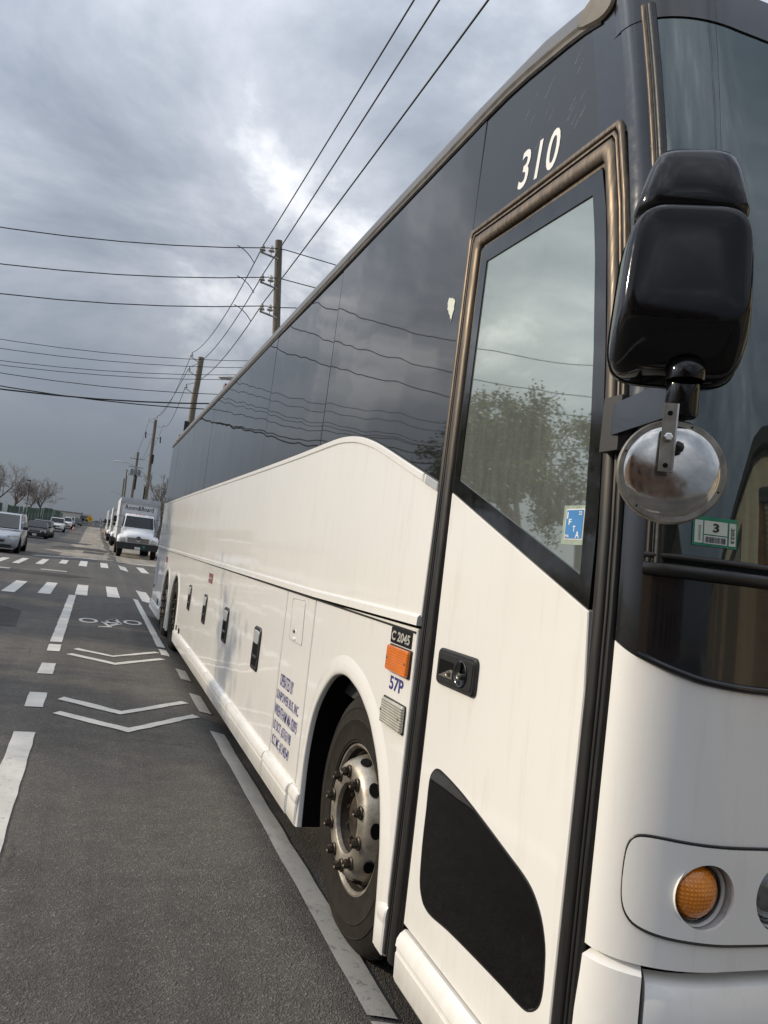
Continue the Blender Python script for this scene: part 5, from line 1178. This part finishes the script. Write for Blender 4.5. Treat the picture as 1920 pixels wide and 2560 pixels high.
for i in range(5200):
    x = random.uniform(-90, 90); y = random.uniform(300, 330); hh = 2.6 + 1.6 * abs(sin(x * 0.21) * cos(x * 0.13 + 1)) + 0.5 * sin(x * 0.9); z = rise(y) - 0.3 + hh * random.random() ** 1.6; w = random.uniform(.3, .8)
    d = Vector((random.uniform(-1, 1), random.uniform(-.3, .3), random.uniform(.0, .8))).normalized() * w; e = Vector((random.uniform(-.3, .3), 0, random.uniform(-.3, .3)))
    fw.add([Vector((x, y, z)), Vector((x, y, z)) + d + e, Vector((x, y, z)) + d * 1.2, Vector((x, y, z)) + d - e], [(0, 1, 2, 3)])
o = fw.build('distant_woods', 'far_brush', None, smooth=0, recalc=False); tag(o, 'hazy brown line of bare woods on the horizon', 'woods'); o['kind'] = 'stuff'
def cone(x, y, label):
    z = rz(x, y); c = thing('traffic_cone', (x, y, z), label, 'traffic cone', 'orange traffic cones')
    MB().box(x - .2, x + .2, y - .2, y + .2, z + .004, z + .04).build('base', 'cone_orange', c, smooth=0)
    MB().lathe([(0.15, 0.04), (0.105, 0.28)], (x, y, z), 'Z', 16, True, False).build('body', 'cone_orange', c); MB().lathe([(0.105, 0.28), (0.075, 0.45)], (x, y, z), 'Z', 16).build('band', 'cone_band', c); MB().lathe([(0.075, 0.45), (0.03, 0.72)], (x, y, z), 'Z', 16, False, True).build('tip', 'cone_orange', c)
cone(1.02, 128, 'orange cone at the kerb beside the parked trucks'); cone(-3.15, 124, 'orange cone in the road beside the white pickup')
# buildings behind the photographer, seen in the glass and mirrors
wb = thing('warehouse', (16, -14, 0), 'cream metal warehouse with roller shutters reflected in the windshield', 'building')
MB().box(8.3, 28, -44, 15, -0.1, 5.3).build('wall', 'corrugated_cream', wb, smooth=0); MB().box(8.0, 28.2, -44.2, 15.2, 5.3, 5.62).build('roof', 'roof_dark', wb, smooth=0)
for i in range(6):
    y0 = -42 + i * 9; f_ = MB().box(8.24, 8.3, y0, y0 + 5.2, 0.0, 4.2).build('roller_shutter', 'shutter_metal', wb, smooth=0)
    for yy in (y0 - .15, y0 + 5.2): MB().box(8.2, 8.3, yy, yy + .15, 0, 4.4).build('shutter_post', 'rust', f_, smooth=0)
    MB().box(8.18, 8.3, y0 - .15, y0 + 5.35, 4.2, 4.5).build('shutter_hood', 'roof_dark', f_, smooth=0)
bb = thing('brick_building', (-22, -24, 0), 'brick building across the street reflected in the round mirror', 'building')
MB().box(-34, -12.5, -46, -7, -0.1, 8.0).build('wall', 'brick', bb, smooth=0); MB().box(-34.2, -12.3, -46.2, -6.8, 8.0, 8.4).build('roof', 'far_white', bb, smooth=0)
for i in range(8):
    for z in (1.0, 4.6): MB().box(-12.5, -12.44, -44 + i * 4.6, -42 + i * 4.6, z, z + 2.0).build('window', 'auto_glass', bb, smooth=0)

# ------------------------------------------------------------------ vehicles
def wheel_at(x, y, z, r, w, parent, side):
    t = MB().lathe([(r * .60, 0.0), (r * .66, -0.012), (r * .90, -0.015), (r, 0.02), (r, w - .02), (r * .9, w), (r * .5, w)], (x, y, z), 'X', 24)
    if side > 0: t.v = [(2 * x - a, b, c) for a, b, c in t.v]
    o = t.build('wheel', 'tyre', parent, smooth=40)
    q = MB().lathe([(r * .61, 0.004), (r * .55, 0.012), (r * .50, 0.035), (r * .2, 0.02), (0.001, 0.012)], (x, y, z), 'X', 20)
    if side > 0: q.v = [(2 * x - a, b, c) for a, b, c in q.v]
    q.build('rim', 'chrome', o, smooth=40); return o
def car(name, x, y, label, paint_, L=4.7, W=1.82, H=1.46, hood=1.15, belt=0.92, hoodz=0.86, nose=0.66, clear=0.20, ws=0.75, roofl=1.9, wr=0.33, rack=False, suv=False, grille='bumper_black', cat='car', group='cars parked on the left', lights=None, low_black=False, rz_=0.0):
    """x = centre line, y = front bumper; faces the camera"""
    z = rz(x, y + 2); root = thing(name, (x, y, z), label, cat, group, rz_); hw = W / 2
    def ring(yy, w, zb, zs, zt, tw=0.86):
        return [(-w * .90, yy, zb), (-w * .99, yy, zb + .12), (-w, yy, (zb + zs) / 2 + .05), (-w * .97, yy, zs - .03), (-w * tw, yy, zt), (-w * .45, yy, zt + .02), (w * .45, yy, zt + .02), (w * tw, yy, zt), (w * .97, yy, zs - .03), (w, yy, (zb + zs) / 2 + .05), (w * .99, yy, zb + .12), (w * .90, yy, zb)]
    st = [ring(0, hw * .62, clear + .08, nose - .12, nose - .06), ring(.06, hw * .84, clear + .02, nose - .04, nose), ring(.28, hw * .95, clear, nose + .04, nose + .09), ring(.6, hw, clear, (nose + belt) / 2 + .02, (nose + hoodz) / 2 + .06), ring(hood, hw, clear, belt - .02, hoodz),
          ring(hood + .6, hw, clear, belt, belt), ring(L - .9, hw, clear, belt + .02, belt + .02), ring(L - .2, hw * .96, clear + .04, belt, belt + .02), ring(L, hw * .84, clear + .14, belt - .12, belt - .08)]
    loc = lambda m: [setattr(m, 'v', [(a, b, c) for a, b, c in m.v]), m][1]
    put_ = lambda m, nm, mt, par=root, s=40: put(nm, m.mesh(nm, mt, s), par, True)
    body = put_(MB().loft(st), 'body', paint_, s=50)
    y1, y2, y3, y4 = hood - .05, hood + ws, hood + ws + roofl, min(L - .05, hood + ws + roofl + (.25 if suv else .75))
    wb_, wt = hw * .93, hw * (.80 if suv else .70)
    A = lambda t: [(-(wb_ + (wt - wb_) * t), 0, belt - .02 + (H - belt + .02) * t), ((wb_ + (wt - wb_) * t), 0, belt - .02 + (H - belt + .02) * t)]
    def P(t, yf, yr): 
        (xa, _, zz), (xb, _, _) = A(t); return [(xa, yf, zz), (xb, yf, zz), (xb, yr, zz), (xa, yr, zz)]
    cab = MB().loft([P(0, y1, y4), P(.93, y2 - .06, y3 + .05), P(1.0, y2 + .10, y3 - .12)]); put_(cab, 'cabin', paint_, s=30)
    def pane(a, b, c, d, nm, o=0.012):
        a, b, c, d = map(Vector, (a, b, c, d)); ctr = (a + b + c + d) / 4; nn = (b - a).cross(d - a).normalized()
        if nn.dot(ctr - Vector((0, (y1 + y4) / 2, 1.0))) < 0: nn = -nn
        q = [p + (ctr - p) * .07 + nn * o for p in (a, b, c, d)]; put_(MB().prism([tuple(p) for p in q], tuple(-nn * o * 1.5)), nm, 'auto_glass', root, 0)
    lo, hi = P(0.06, y1 + .03, y4), P(.92, y2 - .06, y3 + .05)
    pane(lo[0], lo[1], hi[1], hi[0], 'windshield')
    pane(lo[3], lo[2], hi[2], hi[3], 'rear_window')
    ym = (y2 + y3) / 2
    for s in (0, 1):
        a, b = lo[1 - s if 0 else s], hi[s]; c, d = (lo[3 - s]), (hi[3 - s])
        mid = lambda p, q, t: tuple(Vector(p).lerp(Vector(q), t))
        pane(mid(a, c, .10), mid(a, c, .50), mid(b, d, .52), mid(b, d, .02), 'side_window'); pane(mid(a, c, .53), mid(a, c, .95), mid(b, d, .97), mid(b, d, .55), 'side_window')
        sx = -1 if s == 0 else 1
        put_(MB().loft([[(sx * (hw + .02), hood + .25, belt + .02), (sx * (hw + .20), hood + .28, belt + .03), (sx * (hw + .20), hood + .28, belt + .17), (sx * (hw + .02), hood + .25, belt + .15)], [(sx * (hw - .02), hood + .38, belt + .04), (sx * (hw + .18), hood + .36, belt + .04), (sx * (hw + .18), hood + .36, belt + .16), (sx * (hw - .02), hood + .38, belt + .14)]]), 'wing_mirror', 'bumper_black')
        lz, lh, lw = lights or (nose - .07, .17, .36)
        hx0, hx1 = hw * .93, hw * .93 - lw
        put_(MB().loft([[(sx * hx0, .12, lz - lh / 2 + .03), (sx * hx1, -.03, lz - lh / 2), (sx * hx1, .0, lz + lh / 2), (sx * hx0, .17, lz + lh / 2 + .02)], [(sx * hx0 * .95, .40, lz - lh / 2), (sx * hx1, .2, lz - lh / 2), (sx * hx1, .24, lz + lh / 2 - .02), (sx * hx0 * .95, .46, lz + lh / 2)]]), 'headlight', 'headlight_glass')
        for yy in (.82, L - 0.95):
            o = wheel_at(sx * (hw + .012), yy, wr, wr, .22, None, sx)
            o.parent = root
            put_(MB().lathe([(wr * 1.13, 0.0), (wr * 1.13, .05)], (sx * (hw + .006) - (.05 if sx > 0 else 0), yy, wr + .02), 'X', 24, True, True), 'wheel_arch', 'dark_void')
    gz0, gz1 = nose - .26, nose - .03
    put_(MB().loft([[(-hw * .42, -.012, gz0), (hw * .42, -.012, gz0), (hw * .50, .012, gz1), (-hw * .50, .012, gz1)], [(-hw * .42, .2, gz0), (hw * .42, .2, gz0), (hw * .5, .2, gz1), (-hw * .5, .2, gz1)]]), 'grille', grille)
    put_(MB().box(-hw * .46, hw * .46, -.022, .02, (gz0 + gz1) / 2 - .022, (gz0 + gz1) / 2 + .022), 'grille_bar', 'chrome', s=0)
    put_(MB().box(-hw * .72, hw * .72, -.015, .25, clear + .03, clear + .17), 'lower_grille', 'bumper_black', s=0)
    put_(MB().box(-.16, .16, -.035, -.012, gz0 - .17, gz0 - .01), 'licence_plate', 'plate_white', s=0)
    if rack:
        for sx in (-1, 1): put_(MB().tube([(sx * wt * .92, y2 + .15, H + .02), (sx * wt * .92, y2 + .3, H + .07), (sx * wt * .92, y3 - .3, H + .07), (sx * wt * .92, y3 - .15, H + .02)], .02, 6), 'roof_rack', 'bumper_black')
    return root
car('minivan', -4.02, 36.6, 'silver minivan facing the crossing at the left edge of the picture', 'silver_paint', L=4.9, W=1.98, H=1.74, hood=1.0, belt=1.02, hoodz=0.98, nose=0.72, ws=0.95, roofl=2.7, wr=.34, suv=True, rack=True, lights=(.66, .20, .40), group=None)
car('sedan', -4.72, 70.2, 'black sedan with pale headlights parked behind the silver minivan', 'dark_paint', L=4.8, W=1.84, H=1.44, hood=1.25, nose=.66, lights=(.62, .18, .44))
car('dark_car', -4.70, 77.5, 'dark grey car half hidden behind the black sedan', 'green_dark_paint', L=4.8, W=1.86, H=1.60, hood=1.15, belt=.98, hoodz=.92, nose=.70, suv=True, roofl=2.2)
car('white_suv', -4.85, 108.5, 'white off-road SUV with black grille behind the dark cars', 'white_car', L=4.8, W=1.93, H=1.84, hood=1.25, belt=1.12, hoodz=1.08, nose=.92, clear=.30, ws=.6, roofl=2.4, wr=.40, suv=True, rack=True, lights=(.88, .16, .36))
car('white_pickup', -4.50, 130, 'white pickup with black hood scoop behind the white SUV', 'white_car', L=5.3, W=1.89, H=1.78, hood=1.3, belt=1.1, hoodz=1.07, nose=.92, clear=.32, ws=.6, roofl=1.6, wr=.40, lights=(.88, .15, .34))
car('silver_car', -4.65, 150, 'silver SUV farther up the row behind the white pickup', 'silver_paint', L=4.7, W=1.88, H=1.72, hood=1.1, belt=1.05, hoodz=1.0, nose=.82, suv=True, roofl=2.3)
car('far_dark_car', -3.75, 163, 'small dark car at the far end of the left row', 'dark_paint', L=4.6, W=1.8, H=1.5, hood=1.15)

def box_truck(name, x, y, label, first):
    z = rz(x, y); g = 'trucks parked along the right kerb'
    t = thing(name, (x, y, z), label, 'truck', g)
    pt = lambda m, nm, mt, par=t, s=40: put(nm, m.mesh(nm, mt, s), par, True)
    # y=0 front bumper face; box starts at 3.1
    pt(MB().box(-1.24, 1.24, 3.15, 10.8, 1.08, 3.78), 'cargo_box', 'truck_box', s=0)
    pt(MB().loft([[(-1.25, 3.10, 3.43), (1.25, 3.10, 3.43), (1.25, 3.32, 3.43), (-1.25, 3.32, 3.43)], [(-1.25, 3.10, 3.60), (1.25, 3.10, 3.60), (1.25, 3.32, 3.60), (-1.25, 3.32, 3.60)], [(-1.2, 3.16, 3.82), (1.2, 3.16, 3.82), (1.2, 3.32, 3.82), (-1.2, 3.32, 3.82)]]), 'top_rail', 'truck_grey', s=30)
    for sx in (-1, 1):
        pt(MB().box(sx * 1.13 if sx > 0 else -1.262, 1.262 if sx > 0 else -1.13, 3.085, 3.30, 1.08, 3.60), 'corner_post', 'truck_grey', s=0)
    pt(MB().box(-1.1, 1.1, 3.0, 10.6, 0.78, 1.08), 'chassis', 'bumper_black', s=0)
    # cab
    cabr = lambda yy, w, z0, z1, wt: [(-w, yy, z0), (-w, yy, (z0 + z1) * .5), (-wt, yy, z1 - .04), (-wt + .08, yy, z1), (wt - .08, yy, z1), (wt, yy, z1 - .04), (w, yy, (z0 + z1) * .5), (w, yy, z0)]
    pt(MB().loft([cabr(1.30, .98, .95, 1.86, .95), cabr(1.40, 1.0, .95, 1.95, .96), cabr(1.95, 1.02, .95, 2.66, .86), cabr(2.2, 1.02, .95, 2.76, .88), cabr(3.0, 1.02, .95, 2.78, .88)]), 'cab', 'truck_white', s=35)
    hr = lambda yy, w, z0, z1, k: [(-w, yy, z0), (-w, yy, z1 - k), (-w * .72, yy, z1 - .02), (0, yy, z1 + .03), (w * .72, yy, z1 - .02), (w, yy, z1 - k), (w, yy, z0)]
    pt(MB().loft([hr(.02, .80, .93, 1.28, .10), hr(.12, .84, .92, 1.44, .14), hr(.6, .88, .92, 1.66, .20), hr(1.35, .94, .92, 1.82, .18)]), 'hood', 'truck_white', s=50)
    for sx in (-1, 1):
        fr_ = lambda yy, x0, x1, z0, z1: [(sx * x0, yy, z0), (sx * x1, yy, z0), (sx * x1, yy, z1 - .12), (sx * (x1 - .10), yy, z1), (sx * x0, yy, z1 + .05)]
        pt(MB().loft([fr_(.03, .62, 1.10, .92, 1.16), fr_(.15, .62, 1.21, .90, 1.30), fr_(.6, .66, 1.25, 1.0, 1.40), fr_(1.2, .7, 1.22, .98, 1.42), fr_(1.5, .7, 1.05, .92, 1.40)]), 'fender', 'truck_white', s=50)
        pt(MB().loft([[(sx * .74, -.05, .97), (sx * 1.08, -.03, 1.0), (sx * 1.10, .02, 1.17), (sx * .80, -.04, 1.24)], [(sx * .74, .15, .97), (sx * 1.14, .2, 1.0), (sx * 1.15, .22, 1.17), (sx * .8, .2, 1.24)]]), 'headlight', 'headlight_glass', s=0)
        pt(MB().box(sx * 1.48 if sx > 0 else -1.60 - .0, 1.60 if sx > 0 else -1.40, 1.38, 1.48, 2.12, 2.50), 'wing_mirror', 'bumper_black', s=0)
        pt(MB().box(sx * 1.46 if sx > 0 else -1.60, 1.60 if sx > 0 else -1.42, 1.38, 1.48, 1.90, 2.06), 'spot_mirror', 'bumper_black', s=0)
        pt(MB().tube([(sx * 1.0, 1.75, 2.52), (sx * 1.5, 1.43, 2.56), (sx * 1.52, 1.43, 1.86), (sx * 1.0, 1.55, 1.80)], .016, 6), 'mirror_bracket', 'bumper_black')
        pt(MB().prism([(sx * 1.035, 1.62, 1.90), (sx * 1.035, 2.8, 1.86), (sx * .93, 2.75, 2.58), (sx * .93, 2.02, 2.56)], (sx * -.02, 0, 0)), 'side_window', 'auto_glass', s=0)
        for yy, rr_ in ((.78, .48), (7.6, .48)):
            o = wheel_at(sx * 1.16, yy, rr_, rr_, .28 if yy < 1 else .55, None, sx); o.parent = t
    pt(MB().prism([(-.90, 1.315, 1.90), (.90, 1.315, 1.90), (.82, 1.86, 2.61), (-.82, 1.86, 2.61)], (0, .03, -.02)), 'windshield', 'auto_glass', s=0)
    pt(MB().loft([[(-1.20, -.10, .52), (1.20, -.10, .52), (1.24, -.06, .93), (-1.24, -.06, .93)], [(-1.22, .30, .52), (1.22, .30, .52), (1.24, .34, .93), (-1.24, .34, .93)]]), 'bumper', 'bumper_black', s=0)
    pt(MB().loft([[(-.62, -.012, .985), (.62, -.012, .985), (.66, .0, 1.26), (-.66, .0, 1.26)], [(-.62, .1, .985), (.62, .1, .985), (.66, .1, 1.26), (-.66, .1, 1.26)]]), 'grille', 'bumper_black', s=0)
    for i in range(5): pt(MB().box(-.64, .64, -.035, -.008, 1.0 + i * .056, 1.022 + i * .056), 'grille_slat', 'chrome', s=0)
    for i in (-.62, -.22, 0, .22, .62): pt(MB().box(i - .06, i + .06, 2.0, 2.1, 2.765, 2.80), 'clearance_light', 'amber_lens', s=0)
    pt(MB().box(-.17, .17, -.125, -.10, .55, .71), 'licence_plate', 'plate_white', s=0)
    if first:
        em = MB().lathe([(0.001, -.012), (.10, -.010), (.12, 0.0), (.12, .03)], (0, -.04, 1.25), 'Y', 24); em.v = [(a * 1.15, b, c) for a, b, c in em.v]; pt(em, 'emblem', 'bumper_black')
        for sx in (-1, 1): pt(MB().prism([(0, -.056, 1.25), (sx * .11, -.056, 1.29), (sx * .10, -.056, 1.25), (0, -.056, 1.235)], (0, .003, 0)), 'emblem_wing', 'chrome', s=0)
        pt(MB().loft([[(-.08, -.045, 1.0), (.08, -.045, 1.0), (.13, -.045, 1.18), (-.13, -.045, 1.18)], [(-.08, -.03, 1.0), (.08, -.03, 1.0), (.13, -.03, 1.18), (-.13, -.03, 1.18)]]), 'emblem_shield', 'truck_grey', s=0)
        L1 = lettering('company_letters', 'Room&Board', (x - .92, y + 3.145, z + 3.03), (1, 0, 0), (0, 0, 1), 1.78, .30, 'black_text', t, bold=0.018)
        lettering('company_letters', 'HOME FURNISHINGS', (x - .90, y + 3.145, z + 2.93), (1, 0, 0), (0, 0, 1), 1.74, .055, 'truck_grey', t, spacing=1.6)
        pt(MB().box(.30, .44, -.125, -.10, .66, .82), 'permit_sticker', 'sticker_green', s=0)
    return t
box_truck('box_truck', 2.53, 50.0, 'white box truck with furniture lettering over its cab, nearest behind the coach', True)
box_truck('box_truck', 2.60, 78.0, 'white box truck directly behind the furniture truck', False)
box_truck('box_truck', 2.45, 96.0, 'third white truck in the row on the right', False)
box_truck('box_truck', 2.55, 117.0, 'farthest white truck in the row on the right', False)
